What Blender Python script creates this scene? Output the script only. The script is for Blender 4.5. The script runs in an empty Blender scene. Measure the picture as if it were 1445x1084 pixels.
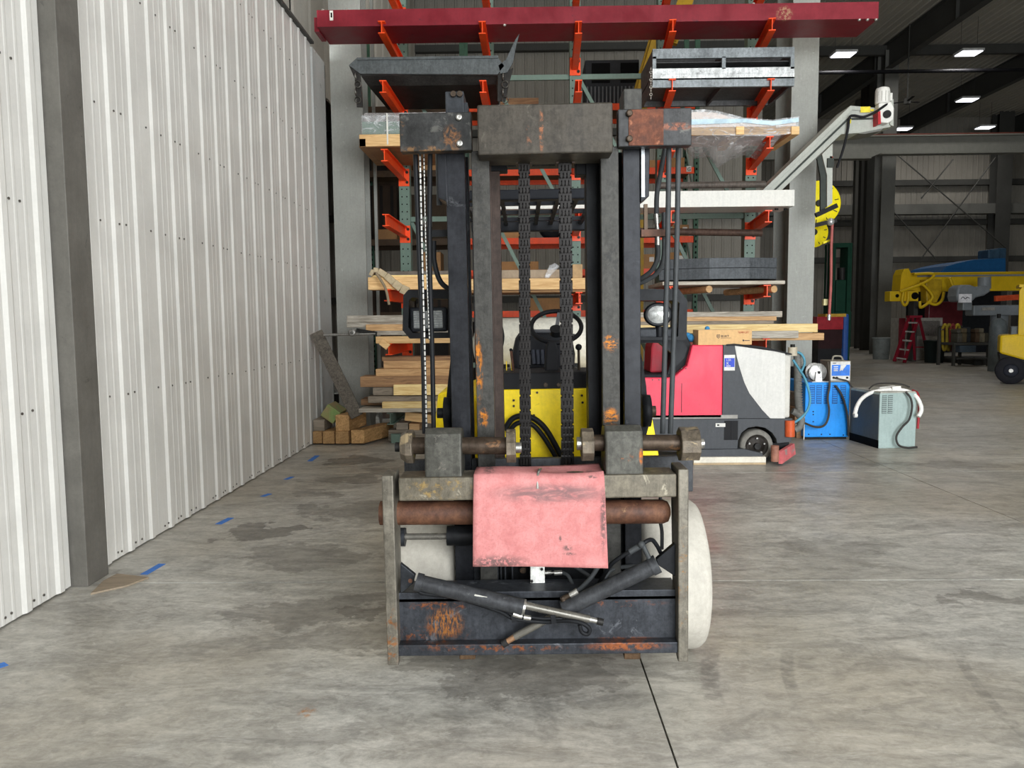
import bpy, bmesh, math, random
from mathutils import Vector, Matrix
random.seed(7)
scene = bpy.context.scene
COL = scene.collection

# ------------------------------------------------------------------ camera
FPX, CX, CY, H = 1085.0, 722.5, 542.0, 1.6
def _cam_axes(rho=.009, vx=738, vy=450):
    d = Vector(((vx-CX)/FPX, -(vy-CY)/FPX, -1)).normalized()
    u = Vector((-math.sin(rho), math.cos(rho), 0)); u.z = -(u.x*d.x+u.y*d.y)/d.z; u.normalize()
    return Matrix((d.cross(u), d, u))
CAMM = _cam_axes()
cam = bpy.data.cameras.new('camera'); cam.sensor_fit = 'HORIZONTAL'; cam.sensor_width = 36
cam.lens = FPX/1445*36; cam.clip_start = .05; cam.clip_end = 300
camo = bpy.data.objects.new('camera', cam); COL.objects.link(camo)
camo.matrix_world = Matrix.Translation((0, 0, H)) @ CAMM.to_4x4()
scene.camera = camo
# ------------------------------------------------------------------ sky and daylight
world = bpy.data.worlds.new('world'); scene.world = world; world.use_nodes = True
bg = world.node_tree.nodes['Background']
bg.inputs[0].default_value = (.93, .97, 1, 1); bg.inputs[1].default_value = 14.2
def area_light(name, loc, rot, sx, sy, power, col=(1, 1, 1), portal=False):
    l = bpy.data.lights.new(name, 'AREA'); l.shape = 'RECTANGLE'; l.size = sx; l.size_y = sy; l.energy = power; l.color = col
    o = bpy.data.objects.new(name, l); o.location = loc; o.rotation_euler = rot; COL.objects.link(o)
    if portal: l.cycles.is_portal = True
    return o
DOOR_X0, DOOR_X1, DOOR_H, DOOR_Y = .2, 9.2, 6.2, -4.5
area_light('door_daylight_portal', ((DOOR_X0+DOOR_X1)/2, DOOR_Y, DOOR_H/2), (math.pi/2, 0, 0), DOOR_X1-DOOR_X0, DOOR_H, 1, portal=True)
scene.view_settings.view_transform = 'Standard'; scene.view_settings.look = 'None'
scene.view_settings.exposure = 0.0; scene.view_settings.gamma = 1; scene.view_settings.use_curve_mapping = False
try:
    scene.cycles.max_bounces = 8; scene.cycles.diffuse_bounces = 5; scene.cycles.sample_clamp_indirect = 6
except Exception: pass

# ------------------------------------------------------------------ pixel rays
def ray(px, py): return CAMM @ Vector(((px-CX)/FPX, -(py-CY)/FPX, -1))
CAMP = Vector((0, 0, H))
def P(px, py, Y): r = ray(px, py); return CAMP + r*(Y/r.y)
def PX_(px, py, X): r = ray(px, py); return CAMP + r*(X/r.x)
def PZ(px, py, Z=0.): r = ray(px, py); return CAMP + r*((Z-H)/r.z)
FK = Matrix.Translation((0, 3.05, 0)) @ Matrix.Rotation(-.009, 4, 'Y')
FKI = FK.inverted()
def F(px, py, d):                       # a point in the lift truck's own frame at depth d behind the carriage face
    o = FKI @ CAMP; r = FKI.to_3x3() @ ray(px, py)
    return o + r*((d-o.y)/r.y)

# ------------------------------------------------------------------ materials
def lin(h):
    if isinstance(h, str):
        h = h.lstrip('#'); c = [int(h[i:i+2], 16)/255 for i in (0, 2, 4)]
    else: c = list(h)
    return [((x+.055)/1.055)**2.4 if x > .04045 else x/12.92 for x in c]
MATS = {}
class NT:
    def __init__(s, name):
        s.m = bpy.data.materials.new(name); s.m.use_nodes = True; s.t = s.m.node_tree; s.b = s.t.nodes['Principled BSDF']
    def n(s, typ, **kw):
        x = s.t.nodes.new(typ)
        for k, v in kw.items():
            if k.startswith('i_'):
                key = k[2:]; key = int(key) if key.isdigit() else key.replace('_', ' ')
                x.inputs[key].default_value = v
            else: setattr(x, k, v)
        return x
    def l(s, a, b): s.t.links.new(a, b)
    def mix(s, fac, a, b, blend='MIX'):
        x = s.n('ShaderNodeMix', data_type='RGBA', blend_type=blend)
        for inp, v in ((x.inputs[0], fac), (x.inputs[6], a), (x.inputs[7], b)):
            if hasattr(v, 'is_linked') or isinstance(v, bpy.types.NodeSocket): s.l(v, inp)
            else: inp.default_value = v if not isinstance(v, (list, tuple)) else (*v[:3], 1)
        return x.outputs[2]
    def noise(s, co, scale, detail=4, rough=.6, dist=0., vec=None):
        if vec:
            mp = s.n('ShaderNodeMapping'); mp.inputs['Scale'].default_value = vec; s.l(co, mp.inputs[0]); co = mp.outputs[0]
        x = s.n('ShaderNodeTexNoise'); x.inputs['Scale'].default_value = scale; x.inputs['Detail'].default_value = detail
        x.inputs['Roughness'].default_value = rough; x.inputs['Distortion'].default_value = dist; s.l(co, x.inputs['Vector']); return x.outputs[0]
    def rng(s, v, a, b, c=0., d=1.):
        x = s.n('ShaderNodeMapRange'); x.interpolation_type = 'SMOOTHSTEP'; s.l(v, x.inputs[0])
        for i, q in enumerate((a, b, c, d)): x.inputs[i+1].default_value = q
        return x.outputs[0]
    def math(s, op, a, b=None):
        x = s.n('ShaderNodeMath', operation=op)
        for i, v in enumerate((a, b)):
            if v is None: continue
            if isinstance(v, bpy.types.NodeSocket): s.l(v, x.inputs[i])
            else: x.inputs[i].default_value = v
        return x.outputs[0]
    def blob(s, co, c, h, soft=.5):      # 1 inside an ellipsoid, 0 outside
        mp = s.n('ShaderNodeMapping', vector_type='POINT')
        mp.inputs['Scale'].default_value = [1/max(q, 1e-4) for q in h]
        mp.inputs['Location'].default_value = [-c[i]/max(h[i], 1e-4) for i in range(3)]
        s.l(co, mp.inputs[0]); v = s.n('ShaderNodeVectorMath', operation='LENGTH'); s.l(mp.outputs[0], v.inputs[0])
        return s.rng(v.outputs[1], 1., 1.-soft, 0., 1.)
def M(name, col, rough=.5, metal=0., var=.18, scale=6., col2=None, bump=0., bscale=None, streak=None, rust=(), rustcol='#7a4a2a',
      rand=0., spec=.28, wear=None, emit=None, grit=None):
    if name in MATS: return MATS[name]
    t = NT(name); co = t.n('ShaderNodeTexCoord').outputs['Object']; c = lin(col)
    nz = t.noise(co, scale, 5, .62, .3, vec=streak)
    c2 = lin(col2) if col2 else [q*(1-var) for q in c]; c1 = c if col2 else [min(1, q*(1+var)) for q in c]
    out = t.mix(t.rng(nz, .3, .7), c2, c1)
    if rand:
        oi = t.n('ShaderNodeObjectInfo').outputs['Random']; hv = t.n('ShaderNodeHueSaturation')
        hv.inputs['Saturation'].default_value = 1.
        t.l(t.rng(oi, 0, 1, 1-rand, 1+rand), hv.inputs['Value']); t.l(out, hv.inputs['Color']); out = hv.outputs[0]
    if grit is None: grit = .55 if metal > .05 else .15
    if grit and not emit:                 # fine grime and vertical handling marks
        gf = t.noise(co, 38, 6, .8, .4); gs = t.noise(co, 5, 5, .75, .3, vec=(7, 7, .8))
        gm = t.rng(t.math('ADD', t.math('MULTIPLY', gf, .6), t.math('MULTIPLY', gs, .4)), .36, .64, .35, 1.5)
        cb_ = t.n('ShaderNodeCombineXYZ')
        for k_ in range(3): t.l(gm, cb_.inputs[k_])
        out = t.mix(grit, out, cb_.outputs[0], 'MULTIPLY')
    if wear:                              # fine scuffs that show another colour
        wcol, amt, wsc = wear
        w = t.noise(co, wsc, 6, .7, .6)
        out = t.mix(t.rng(w, .6-amt, .68-amt), out, lin(wcol))
    for r in rust:                        # (centre, half sizes, threshold) patches of rust with a shape of their own
        ce, hs, th = r[:3]; rc = lin(r[3]) if len(r) > 3 else lin(rustcol)
        fine = t.noise(co, 28 if len(r) < 5 else r[4], 6, .75, .4, vec=None if len(r) < 6 else r[5])
        msk = t.math('MULTIPLY', t.blob(co, ce, hs, .6), t.rng(fine, th, th+.13))
        rv = t.mix(t.rng(t.noise(co, 60, 3), .3, .7), [q*.6 for q in rc], rc)
        out = t.mix(msk, out, rv)
    t.l(out, t.b.inputs['Base Color'])
    t.b.inputs['Roughness'].default_value = rough; t.b.inputs['Metallic'].default_value = metal
    t.b.inputs['Specular IOR Level'].default_value = spec if max(c) > .09 else min(spec, .12)
    if var and not emit:
        t.l(t.rng(nz, .25, .75, max(.04, rough-.1), min(1, rough+.1)), t.b.inputs['Roughness'])
    if bump:
        bn = t.n('ShaderNodeBump'); bn.inputs['Strength'].default_value = bump; bn.inputs['Distance'].default_value = .01
        t.l(t.noise(co, bscale or scale*6, 5, .7, vec=streak), bn.inputs['Height']); t.l(bn.outputs[0], t.b.inputs['Normal'])
    if emit:
        t.b.inputs['Emission Color'].default_value = (*lin(emit[0]), 1); t.b.inputs['Emission Strength'].default_value = emit[1]
    MATS[name] = t.m; return t.m
def wood(name, col, dark=None, rand=.12, along='X'):
    if name in MATS: return MATS[name]
    t = NT(name); co = t.n('ShaderNodeTexCoord').outputs['Object']; c = lin(col); dk = lin(dark) if dark else [q*.55 for q in c]
    st = (1, 14, 14) if along == 'X' else (14, 1, 14)
    g = t.noise(co, 2.2, 6, .7, 1.2, vec=st); g2 = t.noise(co, 1.3, 3, .6)
    out = t.mix(t.rng(g, .3, .68), dk, c); out = t.mix(t.rng(g2, .35, .75, 0, .35), out, dk)
    k = t.noise(co, 9, 2, .5, 2.5, vec=(1, 3, 3)); out = t.mix(t.rng(k, .72, .8, 0, .6), out, [q*.4 for q in dk])
    oi = t.n('ShaderNodeObjectInfo').outputs['Random']; hv = t.n('ShaderNodeHueSaturation')
    t.l(t.rng(oi, 0, 1, 1-rand, 1+rand), hv.inputs['Value']); t.l(out, hv.inputs['Color'])
    t.l(hv.outputs[0], t.b.inputs['Base Color']); t.b.inputs['Roughness'].default_value = .75
    bn = t.n('ShaderNodeBump'); bn.inputs['Strength'].default_value = .25; bn.inputs['Distance'].default_value = .006
    t.l(g, bn.inputs['Height']); t.l(bn.outputs[0], t.b.inputs['Normal'])
    MATS[name] = t.m; return t.m

# ------------------------------------------------------------------ mesh builder
class MB:
    def __init__(s): s.v = []; s.f = []; s.sm = []
    def add(s, vs, fs, smooth=False):
        k = len(s.v); s.v += [Vector(q) for q in vs]; s.f += [[i+k for i in f] for f in fs]; s.sm += [smooth]*len(fs); return s
    def box(s, x0, x1, y0, y1, z0, z1):
        x0, x1 = sorted((x0, x1)); y0, y1 = sorted((y0, y1)); z0, z1 = sorted((z0, z1))
        return s.add([(x, y, z) for z in (z0, z1) for y in (y0, y1) for x in (x0, x1)],
                     [(0, 2, 3, 1), (4, 5, 7, 6), (0, 1, 5, 4), (2, 6, 7, 3), (0, 4, 6, 2), (1, 3, 7, 5)])
    def pbox(s, a, b, c, d, Y, Y1):        # front face spans pixels a..c, b..d at depth Y
        p, q = P(a, b, Y), P(c, d, Y); return s.box(p.x, q.x, Y, Y1, q.z, p.z)
    def fbox(s, a, b, c, d, y0, y1):       # the same in the lift truck's frame
        p, q = F(a, b, y0), F(c, d, y0); return s.box(p.x, q.x, y0, y1, q.z, p.z)
    def prism(s, pts, y0, y1, smooth=False):   # XZ outline extruded along Y
        n = len(pts)
        ar = sum(pts[i][0]*pts[(i+1) % n][1]-pts[(i+1) % n][0]*pts[i][1] for i in range(n))
        if ar < 0: pts = pts[::-1]
        vs = [(x, y0, z) for x, z in pts]+[(x, y1, z) for x, z in pts]
        fs = [list(range(n)), list(range(2*n-1, n-1, -1))]+[[(i+1) % n, i, i+n, (i+1) % n+n] for i in range(n)]
        return s.add(vs, fs)
    def prismx(s, pts, x0, x1):            # YZ outline extruded along X
        m = MB().prism(pts, x0, x1); return s.add([(q.y, q.x, q.z) for q in m.v], [f[::-1] for f in m.f])
    def prismz(s, pts, z0, z1):            # XY outline extruded along Z
        m = MB().prism(pts, z0, z1); return s.add([(q.x, q.z, q.y) for q in m.v], [f[::-1] for f in m.f])
    def cyl(s, p0, p1, r, n=16, r2=None, caps=True):
        p0, p1 = Vector(p0), Vector(p1); a = (p1-p0).normalized(); u = a.orthogonal().normalized(); w = a.cross(u); r2 = r if r2 is None else r2
        vs = [p+(u*math.cos(2*math.pi*i/n)+w*math.sin(2*math.pi*i/n))*rr for p, rr in ((p0, r), (p1, r2)) for i in range(n)]
        s.add(vs, [(i, (i+1) % n, (i+1) % n+n, i+n) for i in range(n)], True)
        if caps: s.add(vs[:n], [list(range(n))[::-1]]); s.add(vs[n:], [list(range(n))])
        return s
    def tube(s, pts, r, n=8, sub=6):
        pts = [Vector(p) for p in pts]
        if len(pts) > 2 and sub > 1:
            q = [pts[0]*2-pts[1]]+pts+[pts[-1]*2-pts[-2]]; o = []
            for i in range(1, len(q)-2):
                for k in range(sub):
                    t = k/sub; a, b, c, d = q[i-1:i+3]
                    o.append(.5*((2*b)+(c-a)*t+(2*a-5*b+4*c-d)*t*t+(3*b-a-3*c+d)*t**3))
            pts = o+[pts[-1]]
        u = None; vs = []; N = len(pts)
        for i, p in enumerate(pts):
            a = (pts[min(i+1, N-1)]-pts[max(i-1, 0)]).normalized()
            u = a.orthogonal().normalized() if u is None else (u-a*u.dot(a)).normalized()
            w = a.cross(u); vs += [p+(u*math.cos(2*math.pi*k/n)+w*math.sin(2*math.pi*k/n))*r for k in range(n)]
        s.add(vs, [(i*n+k, i*n+(k+1) % n, (i+1)*n+(k+1) % n, (i+1)*n+k) for i in range(N-1) for k in range(n)], True)
        s.add(vs[:n], [list(range(n))[::-1]]); s.add(vs[-n:], [list(range(n))]); return s
    def ball(s, c, r, n=14, sc=(1, 1, 1)):
        c = Vector(c); m = n//2; vs = [c+Vector((0, 0, -r*sc[2]))]
        for j in range(1, m):
            t = -math.pi/2+math.pi*j/m
            vs += [c+Vector((r*sc[0]*math.cos(t)*math.cos(2*math.pi*i/n), r*sc[1]*math.cos(t)*math.sin(2*math.pi*i/n), r*sc[2]*math.sin(t))) for i in range(n)]
        vs.append(c+Vector((0, 0, r*sc[2]))); L = len(vs)-1
        fs = [(0, 1+(i+1) % n, 1+i) for i in range(n)]
        for j in range(m-2): fs += [(1+j*n+i, 1+j*n+(i+1) % n, 1+(j+1)*n+(i+1) % n, 1+(j+1)*n+i) for i in range(n)]
        fs += [(1+(m-2)*n+i, 1+(m-2)*n+(i+1) % n, L) for i in range(n)]
        return s.add(vs, fs, True)
    def lathe(s, prof, c, axis='Z', n=24, ring=False, smooth=True):   # prof = (radius, height) pairs around an axis through c
        c = Vector(c); vs = []
        if ring: prof = list(prof)+[prof[0]]
        for r, h in prof:
            for i in range(n):
                a = 2*math.pi*i/n; x, y = r*math.cos(a), r*math.sin(a)
                vs.append(c+Vector({'Z': (x, y, h), 'Y': (x, h, y), 'X': (h, x, y)}[axis]))
        k = len(prof); s.add(vs, [(j*n+i, j*n+(i+1) % n, (j+1)*n+(i+1) % n, (j+1)*n+i) for j in range(k-1) for i in range(n)], smooth)
        if ring: return s
        s.add(vs[:n], [list(range(n))[::-1]]); s.add(vs[-n:], [list(range(n))]); return s
    def beam(s, p0, p1, w, h, up=(0, 0, 1)):   # a bar from p0 to p1
        p0, p1 = Vector(p0), Vector(p1); a = (p1-p0).normalized(); up = Vector(up)
        if abs(a.dot(up)) > .99: up = Vector((0, 1, 0))
        u = a.cross(up).normalized(); v = u.cross(a).normalized()
        vs = [p+u*(sx*w/2)+v*(sz*h/2) for p in (p0, p1) for sz in (-1, 1) for sx in (-1, 1)]
        return s.add(vs, [(0, 1, 3, 2), (4, 6, 7, 5), (0, 4, 5, 1), (2, 3, 7, 6), (0, 2, 6, 4), (1, 5, 7, 3)])
    def ibeam(s, p0, p1, w, h, tf=.012, tw=.01):
        p0, p1 = Vector(p0), Vector(p1); z = Vector((0, 0, 1))
        s.beam(p0+z*(h/2-tf/2), p1+z*(h/2-tf/2), w, tf); s.beam(p0-z*(h/2-tf/2), p1-z*(h/2-tf/2), w, tf); return s.beam(p0, p1, tw, h-2*tf)
    def mesh(s, name, mat, off=(0, 0, 0)):
        o = Vector(off); me = bpy.data.meshes.new(name); me.from_pydata([q-o for q in s.v], [], s.f); 
        b = bmesh.new(); b.from_mesh(me); bmesh.ops.recalc_face_normals(b, faces=b.faces); b.to_mesh(me); b.free()
        for p, q in zip(me.polygons, s.sm): p.use_smooth = q
        me.materials.append(mat); me.update(); return me
    def build(s, name, mat, parent=None, bevel=0, loc=None, label=None):
        """part of a thing (parent given) or a one-mesh thing"""
        off = Vector((0, 0, 0))
        if parent is None:
            xs = [q.x for q in s.v]; ys = [q.y for q in s.v]; zs = [q.z for q in s.v]
            off = Vector(((min(xs)+max(xs))/2, (min(ys)+max(ys))/2, min(zs)))
        o = bpy.data.objects.new(name, s.mesh(name, mat, off)); COL.objects.link(o); o.location = off
        if parent is not None: o.parent = parent
        if bevel:
            md = o.modifiers.new('bevel', 'BEVEL'); md.width = bevel; md.segments = 2; md.limit_method = 'ANGLE'; md.angle_limit = .7
        if label: o['label'] = label
        return o
ROOTS = []
def tag(o, label, cat, group=None, kind=None):
    o['label'] = label; o['category'] = cat
    if group: o['group'] = group
    if kind: o['kind'] = kind
    return o
def thing(name, label, cat, group=None, matrix=None):
    o = bpy.data.objects.new(name, None); COL.objects.link(o); o.empty_display_size = .1
    tag(o, label, cat, group)
    if matrix is not None: o.matrix_world = matrix
    else: ROOTS.append(o)
    return o
def struct_root(name):
    o = bpy.data.objects.new(name, None); COL.objects.link(o); o.empty_display_size = .1; o['kind'] = 'structure'; ROOTS.append(o); return o
def struct(name, mb, mat, bevel=0):
    o = mb.build(name, mat, None, bevel); o['kind'] = 'structure'; return o
def inst(name, me, loc, parent, rot=None):
    o = bpy.data.objects.new(name, me); COL.objects.link(o); o.location = loc; o.parent = parent
    if rot: o.rotation_euler = rot
    return o
def text_mesh(body, size, mat, extrude=.0008):
    cu = bpy.data.curves.new('lettering', 'FONT'); cu.body = body; cu.size = size; cu.extrude = extrude; cu.align_x = 'LEFT'; cu.resolution_u = 2
    o = bpy.data.objects.new('lettering', cu); COL.objects.link(o)
    dg = bpy.context.evaluated_depsgraph_get(); me = bpy.data.meshes.new_from_object(o.evaluated_get(dg)); bpy.data.objects.remove(o)
    me.materials.clear(); me.materials.append(mat); return me
def lettering(body, size, mat, loc, parent, sx=1., name='lettering'):
    o = bpy.data.objects.new(name, text_mesh(body, size, mat)); COL.objects.link(o); o.parent = parent
    o.rotation_euler = (math.pi/2, 0, 0); o.location = loc; o.scale = (sx, 1, 1); return o

# ================================================================== THE SETTING
WX = -2.75                                 # inner face of the left wall
CEIL = 12.5
def concrete():
    t = NT('concrete'); co = t.n('ShaderNodeNewGeometry').outputs['Position']
    n1 = t.noise(co, .55, 6, .62, .8); n2 = t.noise(co, 2.6, 7, .7, .5); n3 = t.noise(co, 34, 4, .7); n4 = t.noise(co, .8, 6, .7, 1.5, vec=(1, 5, 1))
    out = t.mix(t.rng(n1, .32, .68), lin('#b0aba0'), lin('#d6d3ca'))
    out = t.mix(t.rng(n2, .35, .72, 0, .55), out, lin('#bdbab2'))
    out = t.mix(t.rng(n4, .5, .74, 0, .45), out, lin('#99958c'))
    n5 = t.noise(co, 1.7, 6, .72, 2.2, vec=(1, 3, 1)); out = t.mix(t.rng(n5, .56, .72, 0, .5), out, lin('#dcd9d1'))
    out = t.mix(t.rng(n3, .3, .75, 0, .2), out, lin('#54534e'))
    n6 = t.noise(co, 4.5, 8, .78, 1.2, vec=(1, 2.2, 1)); out = t.mix(t.rng(n6, .34, .52, .55, 0), out, lin('#8f8a80')); n7 = t.noise(co, 7, 8, .8, 2., vec=(1, 2, 1)); out = t.mix(t.rng(n7, .54, .7, 0, .5), out, lin('#e2dfd8'))
    out = t.mix(t.rng(t.noise(co, .35, 3, .5), .42, .62, 0, .35), out, lin('#bcae96'))
    # damp stains on this floor, and darker patches under the carriage: (x, y, half x, half y, strength)
    wn = t.n('ShaderNodeTexNoise'); wn.inputs['Scale'].default_value = 2.1; wn.inputs['Detail'].default_value = 6; wn.inputs['Roughness'].default_value = .65; t.l(co, wn.inputs['Vector'])
    wv = t.n('ShaderNodeVectorMath', operation='MULTIPLY_ADD'); t.l(wn.outputs[1], wv.inputs[0]); wv.inputs[1].default_value = (1.3, 1.0, 0); wv.inputs[2].default_value = (-.65, -.5, 0)
    wa = t.n('ShaderNodeVectorMath', operation='ADD'); t.l(co, wa.inputs[0]); t.l(wv.outputs[0], wa.inputs[1]); cow = wa.outputs[0]
    for x, y, hx, hy, k in ((-2.05, 5.75, .42, .36, .75), (-1.75, 6.35, .3, .3, .5), (-1.95, 6.95, .45, .2, .5), (-1.5, 5.1, .75, .45, .5), (-1.75, 7.7, .5, .3, .6), (-1.9, 8.7, .45, .5, .7),
                            (-1.35, 8.1, .6, .5, .55), (-1.2, 4.1, .65, .3, .5), (-.85, 4.0, .22, .1, .6), (-.9, 3.75, .75, .22, .4), (-.35, 3.5, .6, .3, .5), (-1.2, 6.3, .6, .7, .4),
                            (2.6, 4.2, .4, .18, .55), (2.2, 5.3, .8, .3, .3), (3.3, 5.8, .9, .25, .3), (1.9, 6.6, .9, .16, .35), (4.5, 8.2, 1.4, .25, .45), (.1, 3.25, .5, .25, .45), (-.75, 2.85, .5, .15, .25)):
        wob = t.noise(co, 3.2, 5, .65, .6)
        m = t.math('MULTIPLY', t.rng(t.math('ADD', t.blob(cow, (x, y, 0), (hx, hy, 1), 1.), t.math('MULTIPLY', wob, .55)), .5, .64), k*.9)
        out = t.mix(m, out, lin('#67625a'))
    # tyre scuffs: arcs left by turning wheels (centre x, y, radius, half width, side, strength)
    sep = t.n('ShaderNodeSeparateXYZ'); t.l(co, sep.inputs[0])
    for cx, cy, r, w, y0, y1, k in ((2.9, 2.9, 2.12, .05, 2.95, 3.75, .5), (2.9, 2.9, 1.78, .035, 3.0, 3.7, .42), (4.1, 2.75, 2.2, .03, 2.45, 3.7, .38), (-3.2, 2.6, 3.3, .05, 2.6, 3.3, .3)):
        v = t.n('ShaderNodeVectorMath', operation='DISTANCE'); t.l(co, v.inputs[0]); v.inputs[1].default_value = (cx, cy, 0)
        ring = t.rng(t.math('ABSOLUTE', t.math('SUBTRACT', v.outputs[1], r)), w, w*.6, 0, 1)
        win = t.math('MULTIPLY', t.rng(sep.outputs[1], y0, y0+.25), t.rng(sep.outputs[1], y1, y1-.25))
        side = t.rng(sep.outputs[0], cx+.2, cx-.2) if cx > 0 else t.rng(sep.outputs[0], cx-.2, cx+.2)
        m = t.math('MULTIPLY', t.math('MULTIPLY', ring, win), t.math('MULTIPLY', side, k))
        m = t.math('MULTIPLY', m, t.rng(t.noise(co, 18, 4), .3, .6)); out = t.mix(m, out, lin('#6a6761'))
    # light scratches, orange spill, dark drips and a reddish streak before the scrubber
    sc = t.noise(co, 3.5, 3, .5, 3., vec=(1, 7, 1)); out = t.mix(t.rng(sc, .71, .75, 0, .45), out, lin('#d8d6d0'))
    sp = t.noise(co, 7.3, 3, .6, .5); out = t.mix(t.rng(sp, .74, .78, 0, .6), out, lin('#4e4b46'))
    q = PZ(433, 1005); om = t.math('MULTIPLY', t.blob(co, (q.x, q.y, 0), (.045, .06, 1), .8), t.rng(t.noise(co, 26, 4), .42, .6)); out = t.mix(om, out, lin('#c08a58'))
    q = PZ(1010, 770); om = t.math('MULTIPLY', t.blob(co, (q.x-.02, q.y, 0), (.14, .75, 1), 1.), t.rng(t.noise(co, 5, 4), .4, .7, 0, .35)); out = t.mix(om, out, lin('#7a4a42'))
    g1 = t.noise(co, 1.4, 8, .75, 1.4, vec=(1, 2.6, 1)); g2 = t.noise(co, 11, 7, .8, .8, vec=(1, 1.6, 1))
    gm = t.rng(t.math('ADD', t.math('MULTIPLY', g1, .6), t.math('MULTIPLY', g2, .4)), .36, .64, .5, .98)
    cb_ = t.n('ShaderNodeCombineXYZ')
    for k_ in range(3): t.l(gm, cb_.inputs[k_])
    out = t.mix(1., out, cb_.outputs[0], 'MULTIPLY')
    t.l(out, t.b.inputs['Base Color'])
    t.l(t.rng(n2, .3, .7, .3, .5), t.b.inputs['Roughness']); t.b.inputs['Specular IOR Level'].default_value = .45
    bn = t.n('ShaderNodeBump'); bn.inputs['Strength'].default_value = .12; bn.inputs['Distance'].default_value = .004
    t.l(n3, bn.inputs['Height']); t.l(bn.outputs[0], t.b.inputs['Normal'])
    return t.m
CONC = concrete()
floor = struct_root('floor')
XL = [-3.6, .54, 3.84, 7.14, 10.44]; YL = [-5.3, -2., 1.3, 4.58, 7.85, 11.1, 14.4, 17.7]
for i in range(len(XL)-1):
    for j in range(len(YL)-1):
        g, c = .004, .008
        MB().box(XL[i]+g, XL[i+1]-g, YL[j]+c, YL[j+1]-c, -.1, 0).build('slab', CONC, floor)
MB().box(10.4435, 30, -5.3, 17.698, -.1, 0).build('slab', CONC, floor)
MB().box(-6, 30, 17.702, 46, -.1, 0).build('slab', CONC, floor)
MB().box(-8, 30, -5.3, 46, -.14, -.012-.09).build('joint_filler', M('joint', '#1a1917', .9), floor)

WALLW = M('wall_white', '#d4d2cc', .38, 0, .05, 2.5, wear=('#c6c2b8', -.12, 1.2), spec=.5, grit=.06)
def ribbed(name, mat, a0, a1, z0, z1, pitch, hgt, place, ribs=None, minor=True, parent=None):
    """corrugated sheet: profile runs along a, ribs along the other axis; place(a, out, z) -> world"""
    prof = []; a = a0
    prof.append((a0, 0))
    r = a0+pitch*.5
    rr = []
    if ribs is None:
        while r < a1-.05: rr.append(r); r += pitch
    else: rr = ribs
    for idx, r in enumerate(rr):
        w = pitch*.15
        prof += [(r-w, 0), (r-w*.45, hgt), (r+w*.45, hgt), (r+w, 0)]
        nx = rr[idx+1] if idx+1 < len(rr) else a1+pitch
        if minor:
            for fpos in (.36, .64):
                q = r+pitch*fpos
                if q+.02 < a1 and q+.02 < nx: prof += [(q-.016, 0), (q-.008, hgt*.14), (q+.008, hgt*.14), (q+.016, 0)]
    prof.append((a1, 0)); prof = [p for p in prof if a0-1e-6 <= p[0] <= a1+1e-6]
    m = MB(); n = len(prof)
    vs = [place(p, h, z0) for p, h in prof]+[place(p, h, z1) for p, h in prof]+[place(p, -.02, z0) for p, h in prof]+[place(p, -.02, z1) for p, h in prof]
    fs = []
    for i in range(n-1):
        fs += [(i, i+1, n+i+1, n+i), (2*n+i, 3*n+i, 3*n+i+1, 2*n+i+1), (i, 2*n+i, 2*n+i+1, i+1), (n+i, n+i+1, 3*n+i+1, 3*n+i)]
    fs += [(0, n, 3*n, 2*n), (n-1, 3*n-1, 4*n-1, 2*n-1)]
    m.add(vs, fs); return m
SCREW = M('screw_head', '#6e6b66', .4, .7)
wl = struct_root('wall_left')
WTOP = 5.2
def wall_panel(y0, y1, rows=(.05, 1.11, 2.27, 3.02, 3.9, 4.7)):
    ribs = [y for y in (y0+.2, y0+.505, y0+.81) if y < y1-.05]
    ribbed('panel', WALLW, y0, y1, .012, WTOP, .305, .014, lambda a, h, z: (WX+h, a, z), ribs).build('panel', WALLW, wl)
    m = MB()
    for z in rows:
        for dy in (.09, .32, .56, .65) if z > .2 else (.09, .15, .32, .37, .56, .65):
            if y0+dy < y1-.03:
                jz = z+random.uniform(-.006, .006); m.cyl((WX-.001, y0+dy, jz), (WX+.006, y0+dy, jz), .0075, 8)
    o = m.build('panel_screws', SCREW, wl); o['kind'] = 'stuff'
y = 4.72
while y < 10.3: wall_panel(y, min(y+.915, 10.32)-.002); y += .915
y = 4.5
while y > -4.4: wall_panel(max(y-.915, -4.55), y-.002); y -= .915
MB().box(WX-.03, WX+.05, -4.55, 10.34, WTOP, WTOP+.03).build('cap_flashing', M('flashing_dark', '#4a4a47', .5), wl)
MB().box(WX-.03, WX+.012, 10.38, 11.0, .012, WTOP-.02).build('end_panel', M('wall_flat', '#b9bab6', .35, 0, .04), wl)
MB().box(WX-.05, WX-.031, -4.55, 11.2, 0, WTOP).build('backing', M('wall_backing', '#3a3a38', .8), wl)
STEELGREY = M('column_grey', '#9a9b94', .5, 0, .06, 2, wear=('#b5b6b0', -.03, 9))
DKGREY = M('frame_grey', '#6b6b66', .55, 0, .08, 1.5)
DARKST = M('frame_dark', '#4a4a47', .6, 0, .1, 1.5)
struct('trim_1', MB().box(WX-.02, -2.655, 4.515, 4.75, 0, 7.5), M('post_grey', '#625f59', .55, 0, .12, 4, wear=('#4e4c47', -.02, 7)), .004)
struct('wall_left_upper', ribbed('u', DKGREY, -4.55, 24, WTOP+.03, CEIL, .9, .02, lambda a, h, z: (-3.2+h, a, z), minor=False), M('upper_wall', '#b8b4aa', .6, 0, .05))
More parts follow.
